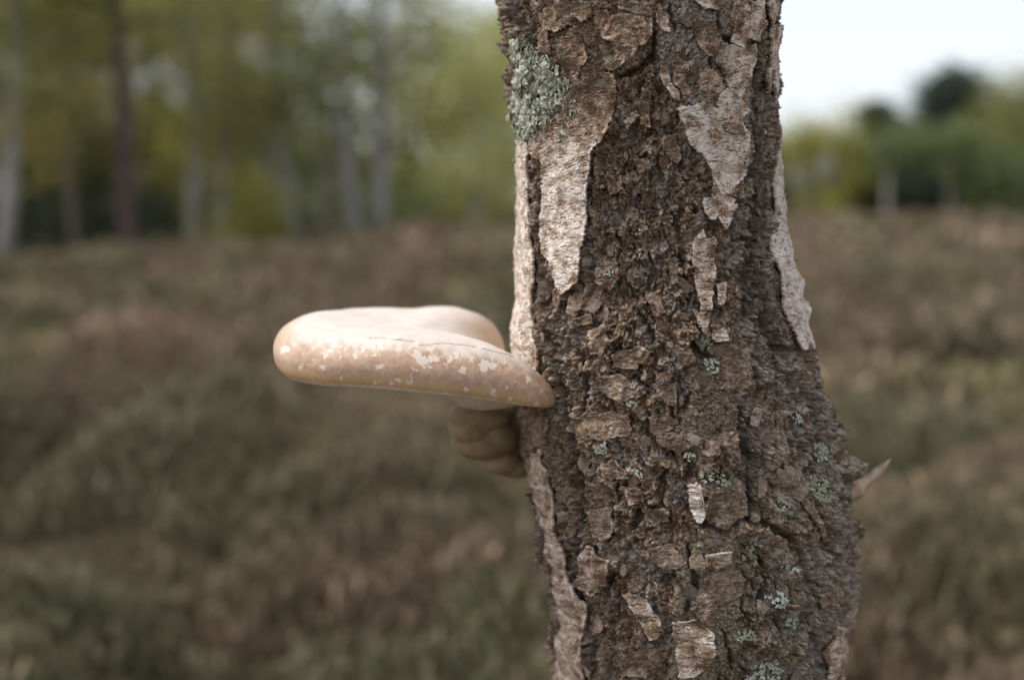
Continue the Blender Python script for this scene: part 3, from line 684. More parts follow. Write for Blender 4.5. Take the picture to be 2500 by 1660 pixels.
def build_flakes(root, hgrid, th, z):
    """loose plates and scales of the rough bark, each lifted along one edge"""
    r = np.random.default_rng(42)
    made = 0; tries = 0
    taken = []
    while made < 160 and tries < 4000:
        tries += 1
        px, py = r.uniform(1250, 2090), r.uniform(-20, 1680)
        U, V = bark(px, py)
        if abs(U / R0) > 1.40: continue
        ua = np.array([U]); va = np.array([V])
        if min(poly_sd(ua, va, s['p'])[0] for s in SHEETS) < 1.5: continue
        size = float(np.clip(r.lognormal(math.log(3.0), 0.5), 1.5, 9.0))
        if any(abs(U - a) < (size + s_) * 0.55 and abs(V - b) < (size + s_) * 0.75 for a, b, s_ in taken): continue
        taken.append((U, V, size))
        k = r.integers(6, 10); a0 = r.uniform(0, 6.28); el = r.uniform(1.0, 1.7); rot = r.normal(0, 0.5)
        poly = []
        for j in range(k):
            an = a0 + j * 2 * math.pi / k; rr = size * r.uniform(0.6, 1.15)
            x = rr * math.cos(an); y = rr * math.sin(an) * el
            poly.append((U + x * math.cos(rot) - y * math.sin(rot), V + x * math.sin(rot) + y * math.cos(rot)))
        ci = np.searchsorted(th, U / R0); ri = np.searchsorted(z, V / 1000)
        blk = hgrid[max(0, ri - 7):ri + 8, max(0, ci - 7):ci + 8]
        h0 = float(np.percentile(blk, 72))
        tu, tv = r.normal(0, 0.16), r.normal(-0.10, 0.22); cv = r.normal(0.0, 0.03)
        off = r.uniform(0.1, 1.0); tone = r.random(); gt = r.random(); sd0 = int(r.integers(1000))
        def hf(U_, V_, sd, U=U, V=V, h0=h0, tu=tu, tv=tv, cv=cv, off=off, sd0=sd0):
            du = U_ - U; dv = V_ - V
            return h0 + off + tu * du + tv * dv + cv * (du * du + dv * dv) / 2 + 0.22 * fbm(U_ / 2.0, V_ / 0.9, 281 + sd0, 3, 0.6) + 0.3 * perlin(U_ / 2.5, V_ / 3, 290 + sd0)
        def cf(U_, V_, sd, tone=tone, gt=gt, sd0=sd0):
            n = fbm(U_ / 2.5, V_ / 1.1, 285 + sd0, 3, 0.65)
            k_ = tone * 1.1 - 0.15 + 0.45 * n
            c = np.ones(U_.shape + (3,)) * np.array((0.10, 0.062, 0.04))
            c = mixc(c, (0.20, 0.125, 0.08), sstep(0.0, 0.4, k_)); c = mixc(c, (0.34, 0.245, 0.175), sstep(0.4, 0.8, k_)); c = mixc(c, (0.50, 0.42, 0.36), sstep(0.85, 1.15, k_))
            c = mixc(c, (0.21, 0.18, 0.16), np.full(U_.shape, 0.5 if gt > 0.6 else 0.0))
            return lichen_dust(U_, V_, c)
        me = patch_mesh('bark_flake', poly, 0.8 if size < 4 else 0.95, hf, cf, 1.6, 0.55, 251 + (made % 7) * 3)
        if me is None: continue
        obj('bark_flake', me, M_CORK, root); made += 1

# ------------------------------------------------------------------ leafy lichen
def rosette_lobe(r, size):
    """one frilled lobe: a wavy fan, thick enough to have an edge (unit: mm, grows along +u)"""
    nu, nv = 9, 6
    a = np.linspace(-1.15, 1.15, nu); t = np.linspace(0.0, 1.0, nv)
    A, T = np.meshgrid(a, t)
    fr = 1 + 0.28 * np.sin(A * 5 + r.uniform(0, 6)) + 0.16 * np.sin(A * 11 + r.uniform(0, 6))
    rad = T * size * fr
    x = rad * np.cos(A * 0.85); y = rad * np.sin(A * 0.85)
    zz = 0.3 + 0.42 * size * T ** 2 * (0.7 + 0.5 * np.sin(A * 4 + r.uniform(0, 6))) - 0.05 * size * T
    return x, y, zz

def lichen(name, label, poly, lobe_mm, lobe_step, hue, seed, group=None, sub=0.0, parts=True):
    r = np.random.default_rng(seed)
    pa = np.array(poly); cu, cv = pa[:, 0].mean(), pa[:, 1].mean()
    x0, y0, z0 = surf(np.array(cu / R0), np.array(cv / 1000), 0.0)
    root = empty(name, (float(x0), float(y0), float(z0)), label, 'lichen', group)
    base = np.array((float(x0), float(y0), float(z0)))
    us = np.arange(pa[:, 0].min(), pa[:, 0].max() + lobe_step, lobe_step); vs_ = np.arange(pa[:, 1].min(), pa[:, 1].max() + lobe_step, lobe_step)
    made = 0
    for v in vs_:
        for u in us:
            uu = u + r.normal(0, lobe_step * 0.35); vv = v + r.normal(0, lobe_step * 0.35)
            sd = poly_sd(np.array([uu]), np.array([vv]), poly)[0]
            if sd > 0.2 or (lobe_mm < 3 and r.random() < 0.25): continue
            size = lobe_mm * r.uniform(0.7, 1.35)
            ang = math.atan2(vv - cv, uu - cu) + r.normal(0, 1.5)
            lx, ly, lz = rosette_lobe(r, size)
            U = uu + lx * math.cos(ang) - ly * math.sin(ang); V = vv + lx * math.sin(ang) + ly * math.cos(ang)
            edge = np.clip(-sd / (2.0 * lobe_mm), 0, 1)
            ri = int(np.clip(np.searchsorted(z_, vv / 1000), 3, len(z_) - 4)); ci = int(np.clip(np.searchsorted(th_, uu / R0), 3, len(th_) - 4))
            hh = np.percentile(hgrid[ri - 3:ri + 4, ci - 3:ci + 4], 80)
            H = max(hh, -1.0) + 0.5 + sub + lz + 0.5 * edge + r.uniform(0, 0.5)
            P = np.stack(surf(U / R0, V / 1000, H * 1e-3), -1).reshape(-1, 3)
            Pb = np.stack(surf(U / R0, V / 1000, (H - 0.28) * 1e-3), -1).reshape(-1, 3)
            nv, nu = lx.shape
            f = grid_faces(nv, nu); n = nv * nu
            ring = list(range(nu)) + [nu * k + nu - 1 for k in range(1, nv)] + [n - 1 - k for k in range(1, nu)] + [nu * k for k in range(nv - 2, 0, -1)]
            ring = np.array(ring); nx = np.roll(ring, -1)
            sk = np.stack([nx, ring, ring + n, nx + n], -1)
            T = np.linspace(0, 1, nv)[:, None].repeat(nu, 1).ravel()
            c = np.ones((n, 3)) * np.array(hue) * r.uniform(0.75, 1.12)
            c = c + (np.array((0.56, 0.58, 0.47)) - c) * (T ** 2 * 0.55)[:, None]
            c2v = np.concatenate([c, c * np.array((0.45, 0.40, 0.34))])
            me = mesh_np('lobe', np.concatenate([P, Pb]) - base, np.concatenate([f, f[:, ::-1] + n, sk]), c2v)
            obj('lobe', me, M_LICHEN, root); made += 1
    return root

def lpoly(conv, cx, cy_, rx, ry, seed, k=9):
    r = np.random.default_rng(seed); out = []
    for j in range(k):
        a = j * 2 * math.pi / k; q = r.uniform(0.35, 1.25)
        out.append(bark(*conv(cx + rx * q * math.cos(a), cy_ + ry * q * math.sin(a))))
    return out

# ------------------------------------------------------------------ bracket fungus
def closed_curve(pts, n_per):
    p = np.array(pts, float); n = len(p); out = []
    for k in range(n):
        a, b, c, d = p[(k - 1) % n], p[k], p[(k + 1) % n], p[(k + 2) % n]
        t = np.linspace(0, 1, n_per[k], endpoint=False)[:, None]
        out.append(0.5 * (2 * b + (c - a) * t + (2 * a - 5 * b + 4 * c - d) * t ** 2 + (3 * b - a - 3 * c + d) * t ** 3))
    return np.concatenate(out)

# rim of the cap: photo x, photo y of the rim's middle, distance, thickness above and below (mm)
RIM = [(667, 856, .705, 20, 16), (690, 886, .672, 21, 18), (760, 902, .650, 22, 17), (860, 905, .638, 21, 18), (1000, 914, .631, 23, 19), (1120, 928, .632, 23, 18), (1240, 946, .641, 22, 18), (1320, 966, .652, 20, 16),
       (1354, 974, .668, 17, 13), (1350, 965, .698, 14, 11), (1290, 925, .728, 10, 12), (1240, 880, .748, 12, 14), (1226, 826, .778, 12, 14), (1196, 794, .806, 16, 12), (1120, 772, .825, 16, 10), (1000, 766, .825, 13, 10), (860, 771, .805, 14, 10), (750, 786, .770, 18, 10), (690, 820, .735, 20, 12)]
CAP_C = (980, 842, .722)

def cap_geometry():
    ctrl = []
    for x, y, d, a, b in RIM:
        w = unproject(x, y, d); ctrl.append((w[0], w[1], w[2], a * 1e-3, b * 1e-3))
    dens = [40, 40, 50, 60, 60, 60, 50, 40, 30, 16, 14, 14, 14, 14, 14, 14, 16, 18, 26]
    rim = closed_curve(ctrl, dens)
    nphi = len(rim)
    C = unproject(*CAP_C)
    bt = np.concatenate([np.linspace(math.pi / 2, 0.9, 46)[:-1], np.linspace(0.9, -0.9, 110), np.linspace(-0.9, -math.pi / 2, 26)[1:]])
    B, K = np.meshgrid(bt, np.arange(nphi), indexing='ij')
    top = B >= 0
    cb = np.clip(np.cos(B), 0, 1); sb = np.sin(B)
    t = np.where(top, cb ** 0.42, cb ** 0.22)
    rx, ry, rz, ta, tb = [rim[:, i][K] for i in range(5)]
    X = C[0] + (rx - C[0]) * t; Y = C[1] + (ry - C[1]) * t
    zc_t = C[2]
    Zm = zc_t + (rz - zc_t) * t ** 2.0
    Z = Zm + np.where(top, ta * t + 0.014 * (1 - t), tb * t + 0.010 * (1 - t)) * np.sign(sb) * np.abs(sb) ** np.where(top, 1.0, 0.8)
    # hollow behind the front ridge, next to the trunk; swelling of the rear lobe
    hol = np.exp(-((X + 0.010) / 0.034) ** 2 - ((Y - 0.748) / 0.030) ** 2)
    Z = Z - np.where(top, 0.018 * hol * sb, 0)
    und = 0.0016 * perlin(X / 0.05, Y / 0.05, 401) + 0.0006 * perlin(X / 0.015, Y / 0.015, 402)
    Z = Z + und * np.where(top, 1, 0.5)
    return X, Y, Z, t, B, nphi, rim

FLECKS = [  # crop-4 coordinates of the bigger peeled flakes: x, y, half width, half height
    (500, 515, 26, 22), (540, 480, 40, 22), (590, 445, 50, 16), (680, 380, 70, 26), (740, 350, 40, 14), (612, 525, 14, 16), (725, 510, 22, 28), (790, 470, 26, 32), (875, 505, 20, 20), (920, 450, 26, 40),
    (905, 600, 34, 20), (935, 575, 22, 12), (1185, 505, 36, 36), (1230, 550, 60, 36), (1310, 540, 64, 26), (1240, 595, 20, 24), (1170, 620, 16, 14), (1145, 662, 12, 16), (1290, 595, 18, 16), (1130, 715, 24, 20), (1000, 725, 22, 18),
    (1050, 695, 20, 14), (1440, 540, 26, 30), (1480, 510, 26, 36), (1530, 625, 30, 36), (1690, 590, 38, 50), (1755, 590, 34, 32), (1715, 650, 10, 10), (1280, 460, 36, 14), (1850, 570, 34, 12), (1925, 710, 14, 12), (1860, 745, 14, 18),
    (1560, 770, 24, 20), (1760, 790, 20, 40), (2020, 690, 16, 34), (2120, 780, 12, 20), (2090, 880, 26, 22), (2030, 810, 8, 24), (200, 470, 40, 34), (410, 545, 10, 18), (480, 600, 26, 20), (605, 625, 24, 10), (320, 600, 18, 24),
    (880, 720, 26, 14), (1100, 770, 24, 12), (620, 685, 20, 14), (1885, 840, 14, 22), (2010, 885, 34, 14), (1470, 600, 8, 8), (935, 650, 10, 10), (1345, 700, 6, 10), (1600, 545, 12, 16), (1630, 560, 8, 8), (1965, 655, 9, 9), (265, 430, 26, 12)]

def build_cap():
    X, Y, Z, t, B, nphi, rim = cap_geometry()
    px, py = project(X, Y, Z)
    cx, cy4 = (px - 630) / .326, (py - 700) / .326          # position of each point among the traced flakes
    front = (Y < 0.735)
    sdm = np.full(X.shape, 60.0)
    wx = cx + 16 * fbm(cx / 22, cy4 / 22, 411, 3, 0.65); wy = cy4 + 16 * fbm(cx / 22, cy4 / 22, 412, 3, 0.65)
    for (a, b, rx, ry) in FLECKS:
        m = front & (np.abs(cx - a) < rx + 90) & (np.abs(cy4 - b) < ry + 90)
        q = (np.sqrt(((wx[m] - a) / rx) ** 2 + ((wy[m] - b) / ry) ** 2) - 1) * min(rx, ry)
        sdm[m] = np.minimum(sdm[m], q)
    rimness = sstep(1.15, 0.62, B) * sstep(-0.75, -0.3, B)
    topw = sstep(0.55, 1.0, B)
    zn = B
    col = np.ones(X.shape + (3,)) * np.array((0.42, 0.265, 0.175))
    n = fbm(X / 0.02, Y / 0.02 + Z / 0.02, 413, 4, 0.6); n2 = fbm(cx / 60, cy4 / 60, 414, 4, 0.6)
    col = mixc(col, (0.50, 0.335, 0.235), sstep(-0.5, 0.6, n2))
    pale = sstep(0.48, 0.92, B + 0.12 * n2) 
    col = mixc(col, (0.67, 0.58, 0.51), pale)
    och = sstep(0.02, -0.28, B + 0.10 * n2) 
    col = mixc(col, (0.56, 0.37, 0.18), och * 0.75)
    lip = sstep(-0.42, -0.62, B + 0.05 * n2)
    col = mixc(col, (0.80, 0.74, 0.62), lip)
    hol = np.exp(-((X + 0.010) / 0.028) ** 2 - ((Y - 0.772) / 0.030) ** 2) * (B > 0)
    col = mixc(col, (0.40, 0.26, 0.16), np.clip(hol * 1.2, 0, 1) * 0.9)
    lf = sstep(-0.135, -0.162, X) * (B < 0.9)
    col = mixc(col, (0.58, 0.41, 0.28), lf * 0.5)
    # hairline splits along the crest
    crack = np.zeros(X.shape)
    for pts in ([840, 382, 900, 376, 990, 384, 1100, 392, 1180, 405], [1210, 437, 1300, 432, 1380, 422, 1480, 430, 1570, 440, 1640, 450], [1680, 462, 1750, 478, 1850, 502, 1930, 520], [1060, 205, 1130, 202, 1200, 212], [1000, 388, 1080, 400, 1160, 412]):
        pp = [(pts[k], pts[k + 1]) for k in range(0, len(pts), 2)]
        m = (np.abs(cy4 - np.mean([q[1] for q in pp])) < 80) & front
        d, _ = seg_dist(cx[m] , cy4[m] + 4 * perlin(cx[m] / 30, cy4[m] / 30, 415), pp)
        crack[m] = np.maximum(crack[m], np.exp(-(d / 3.4) ** 2))
    r = np.random.default_rng(17)
    speck = np.zeros(X.shape)
    for _ in range(46):
        a, b = r.uniform(250, 2150), r.uniform(240, 880); rr = r.uniform(3.5, 7)
        m = (np.abs(cx - a) < 20) & (np.abs(cy4 - b) < 20) & front
        speck[m] = np.maximum(speck[m], np.exp(-(((cx[m] - a) ** 2 + (cy4[m] - b) ** 2) / rr ** 2)))
    h = -0.0010 * crack + 0.00035 * sstep(4, -4, sdm) * 0 
    Z = Z + h
    root = empty('bracket_fungus', (0.012, 0.735, float(Z.mean())), 'large pale tan bracket fungus shelf jutting from the birch trunk', 'fungus')
    base = np.array(root.location)
    P = np.stack([X, Y, Z], -1)
    f = grid_faces(X.shape[0], nphi, True)[:, ::-1]
    me = mesh_np('cap', P.reshape(-1, 3) - base, f, col.reshape(-1, 3), attrs={'fleck': sdm.ravel(), 'rimness': rimness.ravel(), 'mark': np.maximum(crack, speck * 0.9).ravel()})
    cap = obj('cap', me, M_CAP, root); cap['label'] = 'smooth tan cap with peeling cream skin patches'
    # pale pore layer swelling below the cap, next to the trunk
    n1, n2_ = 26, 90
    ph = np.linspace(0, 2 * math.pi, n2_, endpoint=False); tt = np.linspace(0.02, 1, n1)
    T, A = np.meshgrid(tt, ph, indexing='ij')
    c0_ = unproject(1180, 990, .705)
    ex, ey = 0.062, 0.062
    wob = 1 + 0.06 * np.sin(2 * A + 0.6) + 0.04 * np.sin(3 * A)
    xx = c0_[0] + T * ex * np.cos(A) * wob; yy = c0_[1] + 0.016 + T * ey * np.sin(A) * wob
    zz = c0_[2] - 0.0065 * (1 - T ** 2) ** 0.8 + 0.016 * T ** 3 + 0.012 * np.clip(-(xx - c0_[0]) / ex, 0, 1) ** 1.5 + 0.003
    colp = np.ones(xx.shape + (3,)) * np.array((0.70, 0.655, 0.57))
    colp = mixc(colp, (0.60, 0.52, 0.40), sstep(0.1, 0.7, fbm(xx / 0.012, yy / 0.012, 421, 3)))
    me = mesh_np('pore_surface', np.stack([xx, yy, zz], -1).reshape(-1, 3) - base, grid_faces(n1, n2_, True), colp.reshape(-1, 3))
    ps = obj('pore_surface', me, M_PORE, root); ps['label'] = 'smooth off-white pore layer under the cap'

def cap_material():
    m, nt, b = node_mat('fungus_skin', 0.48, 0.35)
    L = nt.links
    at = N(nt, 'ShaderNodeAttribute', attribute_name='Col'); fl = N(nt, 'ShaderNodeAttribute', attribute_name='fleck')
    rim = N(nt, 'ShaderNodeAttribute', attribute_name='rimness'); mk = N(nt, 'ShaderNodeAttribute', attribute_name='mark')
    tc = N(nt, 'ShaderNodeTexCoord')
    def noise(scale, detail=3.0, rough=0.6):
        n = N(nt, 'ShaderNodeTexNoise'); n.inputs['Scale'].default_value = scale; n.inputs['Detail'].default_value = detail; n.inputs['Roughness'].default_value = rough
        L.new(tc.outputs['Object'], n.inputs['Vector']); return n
    def mrange(src, a, b_, c, d):
        r_ = N(nt, 'ShaderNodeMapRange'); r_.inputs['From Min'].default_value = a; r_.inputs['From Max'].default_value = b_; r_.inputs['To Min'].default_value = c; r_.inputs['To Max'].default_value = d
        L.new(src, r_.inputs['Value']); return r_.outputs[0]
    def math_(op, a, b_):
        n = N(nt, 'ShaderNodeMath', operation=op)
        for i, v in enumerate((a, b_)):
            if isinstance(v, (int, float)): n.inputs[i].default_value = v
            else: L.new(v, n.inputs[i])
        return n.outputs[0]
    g = noise(1600, 2.0); g2 = noise(60, 4.0)
    big = noise(420, 3.0); small = noise(330, 2.0, 0.5)
    # traced peeled patches with crumbly outlines + a scatter of small ones
    e = math_('ADD', fl.outputs['Fac'], mrange(big.outputs[0], 0.2, 0.8, -6.0, 12.0))
    p1 = mrange(e, 2.0, -2.0, 0.0, 1.0)
    p2 = math_('MULTIPLY', mrange(small.outputs[0], 0.70, 0.715, 0.0, 1.0), rim.outputs['Fac'])
    pk = math_('MAXIMUM', p1, p2)
    gm = N(nt, 'ShaderNodeMix', data_type='RGBA', blend_type='MULTIPLY'); gm.inputs[0].default_value = 1.0
    L.new(at.outputs['Color'], gm.inputs[6]); L.new(math_('MULTIPLY', mrange(g.outputs[0], 0.3, 0.7, 0.88, 1.12), mrange(g2.outputs[0], 0.3, 0.7, 0.9, 1.08)), gm.inputs[7])
    m1 = N(nt, 'ShaderNodeMix', data_type='RGBA'); L.new(math_('MULTIPLY', pk, 0.85), m1.inputs[0]); L.new(gm.outputs[2], m1.inputs[6]); m1.inputs[7].default_value = (0.72, 0.61, 0.53, 1)
    m2 = N(nt, 'ShaderNodeMix', data_type='RGBA'); L.new(mrange(mk.outputs['Fac'], 0.35, 0.75, 0.0, 0.8), m2.inputs[0]); L.new(m1.outputs[2], m2.inputs[6]); m2.inputs[7].default_value = (0.16, 0.09, 0.05, 1)
    L.new(m2.outputs[2], b.inputs['Base Color'])
    hgt = math_('ADD', math_('MULTIPLY', g.outputs[0], 0.5), math_('MULTIPLY', pk, -0.9))
    bp = N(nt, 'ShaderNodeBump'); bp.inputs['Strength'].default_value = 0.45; bp.inputs['Distance'].default_value = 0.0004
    L.new(hgt, bp.inputs['Height']); L.new(bp.outputs[0], b.inputs['Normal'])
    L.new(mrange(pk, 0, 1, 0.46, 0.7), b.inputs['Roughness'])
    b.inputs['Subsurface Weight'].default_value = 0.08; b.inputs['Subsurface Radius'].default_value = (0.004, 0.002, 0.001)
    return m
M_CAP = cap_material()
M_PORE = attr_mat('pore_layer', 0.8, 0.2, (700, 700, 700), 0.9, 1.08, 0.2, 0.0003)
M_OLD = attr_mat('old_fungus', 0.7, 0.3, (260, 260, 260), 0.85, 1.12, 0.25, 0.0005)

def build_lower_fungus():
    """the older, lumpy fungus under the big shelf: overlapping bulges welded into one body"""
    import bmesh
    bm = bmesh.new()
    lumps = [(1172, 1012, .772, .026, .024, .0125), (1150, 1040, .772, .018, .02, .016), (1175, 1082, .776, .023, .022, .013), (1205, 1066, .778, .022, .02, .016), (1140, 1072, .776, .013, .015, .012),
             (1228, 1126, .782, .017, .016, .011), (1262, 1136, .786, .016, .016, .010), (1250, 1050, .79, .020, .016, .025)]
    from mathutils import Matrix
    for (x, y, d, rx, ry, rz) in lumps:
        c = unproject(x, y, d)
        bmesh.ops.create_icosphere(bm, subdivisions=4, radius=1.0, matrix=Matrix.Translation(c) @ Matrix.Diagonal((rx, ry, rz, 1)))
    c = unproject(1200, 1060, .78)
    root = empty('bracket_fungus', (0.02, .785, float(c[2])), 'small lumpy ochre fungus tucked under the large shelf fungus', 'fungus')
    base = Vector(root.location)
    for v in bm.verts: v.co -= base
    me = bpy.data.meshes.new('body'); bm.to_mesh(me); bm.free()
    tmp = bpy.data.objects.new('tmp', me); COL.objects.link(tmp)
    md = tmp.modifiers.new('r', 'REMESH'); md.mode = 'VOXEL'; md.voxel_size = 0.0010
    sm = tmp.modifiers.new('s', 'SMOOTH'); sm.iterations = 14; sm.factor = 0.5
    dg = bpy.context.evaluated_depsgraph_get(); me2 = bpy.data.meshes.new_from_object(tmp.evaluated_get(dg))
    bpy.data.objects.remove(tmp)
    me2.name = 'body'; me2.materials.clear()
    n = len(me2.vertices); co = np.zeros(n * 3, np.float32); me2.vertices.foreach_get('co', co); co = co.reshape(-1, 3)
    k = 0.6 * fbm(co[:, 0] / .030, co[:, 2] / .026, 431, 3, 0.5)
    c = np.ones((n, 3)) * np.array((0.26, 0.19, 0.105)); c = mixc(c, (0.36, 0.285, 0.175), sstep(-0.1, 0.6, k)); c = mixc(c, (0.26, 0.165, 0.085), sstep(-0.1, -0.6, k) * 0.8)
    c4 = np.ones((n, 4), np.float32); c4[:, :3] = c
    a = me2.attributes.new('Col', 'FLOAT_COLOR', 'POINT'); a.data.foreach_set('color', c4.ravel())
    me2.polygons.foreach_set('use_smooth', np.ones(len(me2.polygons), bool))
    obj('body', me2, M_OLD, root)

# ------------------------------------------------------------------ trees of the wood
def tube(path_, rad, sides=9):
    p = np.array(path_, float); n = len(p)
    d = np.gradient(p, axis=0); d /= np.linalg.norm(d, axis=1)[:, None] + 1e-9
    ref = np.array((0.31, 0.95, 0.05))
    a = np.cross(d, ref); a /= np.linalg.norm(a, axis=1)[:, None] + 1e-9
    b = np.cross(d, a)
    an = np.linspace(0, 2 * np.pi, sides, endpoint=False)
    v = p[:, None, :] + np.asarray(rad)[:, None, None] * (np.cos(an)[None, :, None] * a[:, None, :] + np.sin(an)[None, :, None] * b[:, None, :])
    return v.reshape(-1, 3), grid_faces(n, sides, True)

BARK = {'birch': ((0.36, 0.34, 0.32), (0.10, 0.085, 0.075)), 'pine': ((0.12, 0.085, 0.08), (0.09, 0.065, 0.055)), 'oak': ((0.20, 0.175, 0.14), (0.10, 0.08, 0.06))}
LEAF = {'yellow': ((0.30, 0.275, 0.075), (0.21, 0.215, 0.065)), 'olive': ((0.21, 0.21, 0.07), (0.145, 0.155, 0.055)), 'green': ((0.15, 0.18, 0.075), (0.11, 0.135, 0.06)),
        'dark': ((0.055, 0.072, 0.042), (0.035, 0.048, 0.03)), 'gold': ((0.31, 0.245, 0.085), (0.23, 0.20, 0.07)), 'conifer': ((0.085, 0.11, 0.08), (0.06, 0.08, 0.06)), 'pale': ((0.33, 0.33, 0.13), (0.26, 0.275, 0.11))}

def tree(name, label, px, dist, height, dia, bark_kind, leaf, crown_lo, crown_r, clumps, seed, lean=0.0, leaf_size=0.16, per=46, group='trees of the wood beyond the heather', lean_y=0.0, conic=False, cat='tree', holes=0.0):
    r = np.random.default_rng(seed)
    x0 = (px - 1250) / FPX * dist; y0 = dist
    z0 = float(terrain(np.array(x0), np.array(y0))) - 0.05
    root = empty(name, (x0, y0, z0), label, cat, group)
    hs = np.linspace(0, height * 0.93, 14)
    bend = r.normal(0, 0.12, 2)
    pth = np.stack([lean * hs + bend[0] * np.sin(hs / height * 4), lean_y * hs + bend[1] * np.sin(hs / height * 3.5), hs], -1)
    rad = dia / 2 * (1 - 0.82 * (hs / height)) * (1 + 0.5 * np.exp(-hs / 0.3))
    V = []; F = []; off = 0
    v, f = tube(pth, rad); V.append(v); F.append(f); off += len(v)
    cents = []
    nl = max(5, clumps // 5)
    for k in range(nl):
        hh = r.uniform(crown_lo, height * 0.9)
        i = np.interp(hh, hs, np.arange(len(hs)))
        base = np.array([np.interp(hh, hs, pth[:, j]) for j in range(3)])
        a = r.uniform(0, 2 * np.pi)
        frac = (hh - crown_lo) / max(height - crown_lo, 0.1)
        reach = crown_r * ((1.02 - frac) ** 1.15 if conic else math.sqrt(max(0.08, 1 - (2 * frac - 0.75) ** 2 * 0.75))) * r.uniform(0.7, 1.1)
        rise = (-0.1 if conic else 0.45) * reach
        q = np.linspace(0, 1, 5)[:, None]
        lp = base + q * np.array((math.cos(a) * reach, math.sin(a) * reach, rise)) + np.array((0, 0, -0.15 * reach)) * q ** 2 
        lr = np.linspace(max(0.012, dia * 0.14 * (1 - frac * 0.6)), 0.008, 5)
        v, f = tube(lp, lr, 5); V.append(v); F.append(f + off); off += len(v)
        for _ in range(5):
            w = r.uniform(0.25, 1.05)
            cents.append(base + w * (lp[-1] - base) + r.normal(0, (0.06 if conic else 0.16) * crown_r, 3) * np.array((1, 1, 0.8)))
    V = np.concatenate(V); F = np.concatenate(F)
    ca, cb = BARK[bark_kind]
    k = fbm(np.arctan2(V[:, 1], V[:, 0]) * 0.8 + seed, V[:, 2] * 1.6, 441, 3)
    low = np.exp(-V[:, 2] / 0.8)
    c = mixc(np.ones((len(V), 3)) * np.array(ca), cb, np.clip(sstep(0.15, 0.6, k) * 0.7 + low * 0.5, 0, 1))
    obj('trunk', mesh_np('trunk', V, F, c), M_TRUNK, root)
    cents = np.array(cents)[:clumps]
    top = pth[-1]
    extra = top + r.normal(0, (0.03 if conic else 0.22) * crown_r, (max(3, clumps // (60 if conic else 10)), 3)); cents = np.concatenate([cents, extra])
    cents = cents[cents[:, 2] > crown_lo * 0.8]
    obj('crown', leaf_cloud(cents, per, crown_r * (0.10 if conic else 0.21) + 0.12, leaf_size, leaf, r), M_LEAF, root)
    return root

def leaf_cloud(cents, per, spread, size, leaf, r):
    n = len(cents) * per
    c = np.repeat(cents, per, 0)
    p = c + r.normal(0, 1, (n, 3)) * spread * np.array((1, 1, 0.75)) * np.repeat(r.uniform(0.7, 1.3, len(cents)), per)[:, None]
    a = r.normal(0, 1, (n, 3)); a /= np.linalg.norm(a, axis=1)[:, None]
    b = np.cross(a, r.normal(0, 1, (n, 3))); b /= np.linalg.norm(b, axis=1)[:, None]
    s = size * r.uniform(0.6, 1.3, n)[:, None]
    v = np.stack([p - a * s * 0.55, p + b * s * 0.32, p + a * s * 0.6, p - b * s * 0.32], 1)
    c1_, c2_ = [np.array(q) * (1.0 if leaf in ('dark', 'conifer') else 1.5) for q in LEAF[leaf]]
    k = np.repeat(r.random(len(cents)), per) * 0.6 + r.random(n) * 0.4
    col = mixc(np.ones((n, 3)) * np.array(c1_), c2_, k) * r.uniform(0.75, 1.2, n)[:, None]
    return mesh_np('crown', v.reshape(-1, 3), np.arange(4 * n).reshape(-1, 4), np.repeat(col, 4, 0), smooth=False)

def shrub(name, label, px, dist, w, h, leaf, clumps, seed, leaf_size=0.14, per=50, lift=0.0, group='shrubs under the trees'):
    r = np.random.default_rng(seed)
    x0 = (px - 1250) / FPX * dist
    z0 = float(terrain(np.array(x0), np.array(dist))) - 0.03
    root = empty(name, (x0, dist, z0), label, 'shrub', group)
    V = []; F = []; off = 0; cents = []
    for k in range(clumps):
        a = r.uniform(0, 2 * np.pi); q = math.sqrt(r.random())
        hh = h * r.uniform(0.12, 0.95) * (1 - 0.45 * q * q)
        cents.append((q * w / 2 * math.cos(a), q * w / 2 * math.sin(a), lift + hh))
        if k % 3 == 0:
            c = np.array(cents[-1]); qq = np.linspace(0, 1, 4)[:, None]
            v, f = tube(np.array((c[0] * 0.15, c[1] * 0.15, 0)) + qq * (c - np.array((c[0] * 0.15, c[1] * 0.15, 0))), np.linspace(0.03, 0.008, 4), 5)
            V.append(v); F.append(f + off); off += len(v)
    V = np.concatenate(V); F = np.concatenate(F)
    obj('stem', mesh_np('stem', V, F, np.ones((len(V), 3)) * np.array((0.11, 0.09, 0.07))), M_TRUNK, root)
    obj('foliage', leaf_cloud(np.array(cents), per, 0.11 * w + 0.06 * h, leaf_size, leaf, r), M_LEAF, root)
    return root

# ------------------------------------------------------------------ build
build_ground()
heather_patch('heather', 'dense brown and olive heather growing round the foot of the birch', 0.9, 6.5, 215000, 0.07, 0.011, 0.28, 1)
heather_patch('heather', 'brown heather of the open heath behind the birch', 6.5, 20, 130000, 0.16, 0.035, 0.30, 2)
heather_patch('heather', 'far heather running up to the trees', 20, 75, 100000, 0.30, 0.13, 0.30, 3)

birch_x, birch_r = profile(np.array(0.0))
birch = empty('birch_tree', (0, 0, 0), 'rough-barked birch trunk carrying the bracket fungi and lichens', 'tree')
hgrid, th_, z_ = build_trunk(birch)
build_sheets(birch)
build_flakes(birch, hgrid, th_, z_)

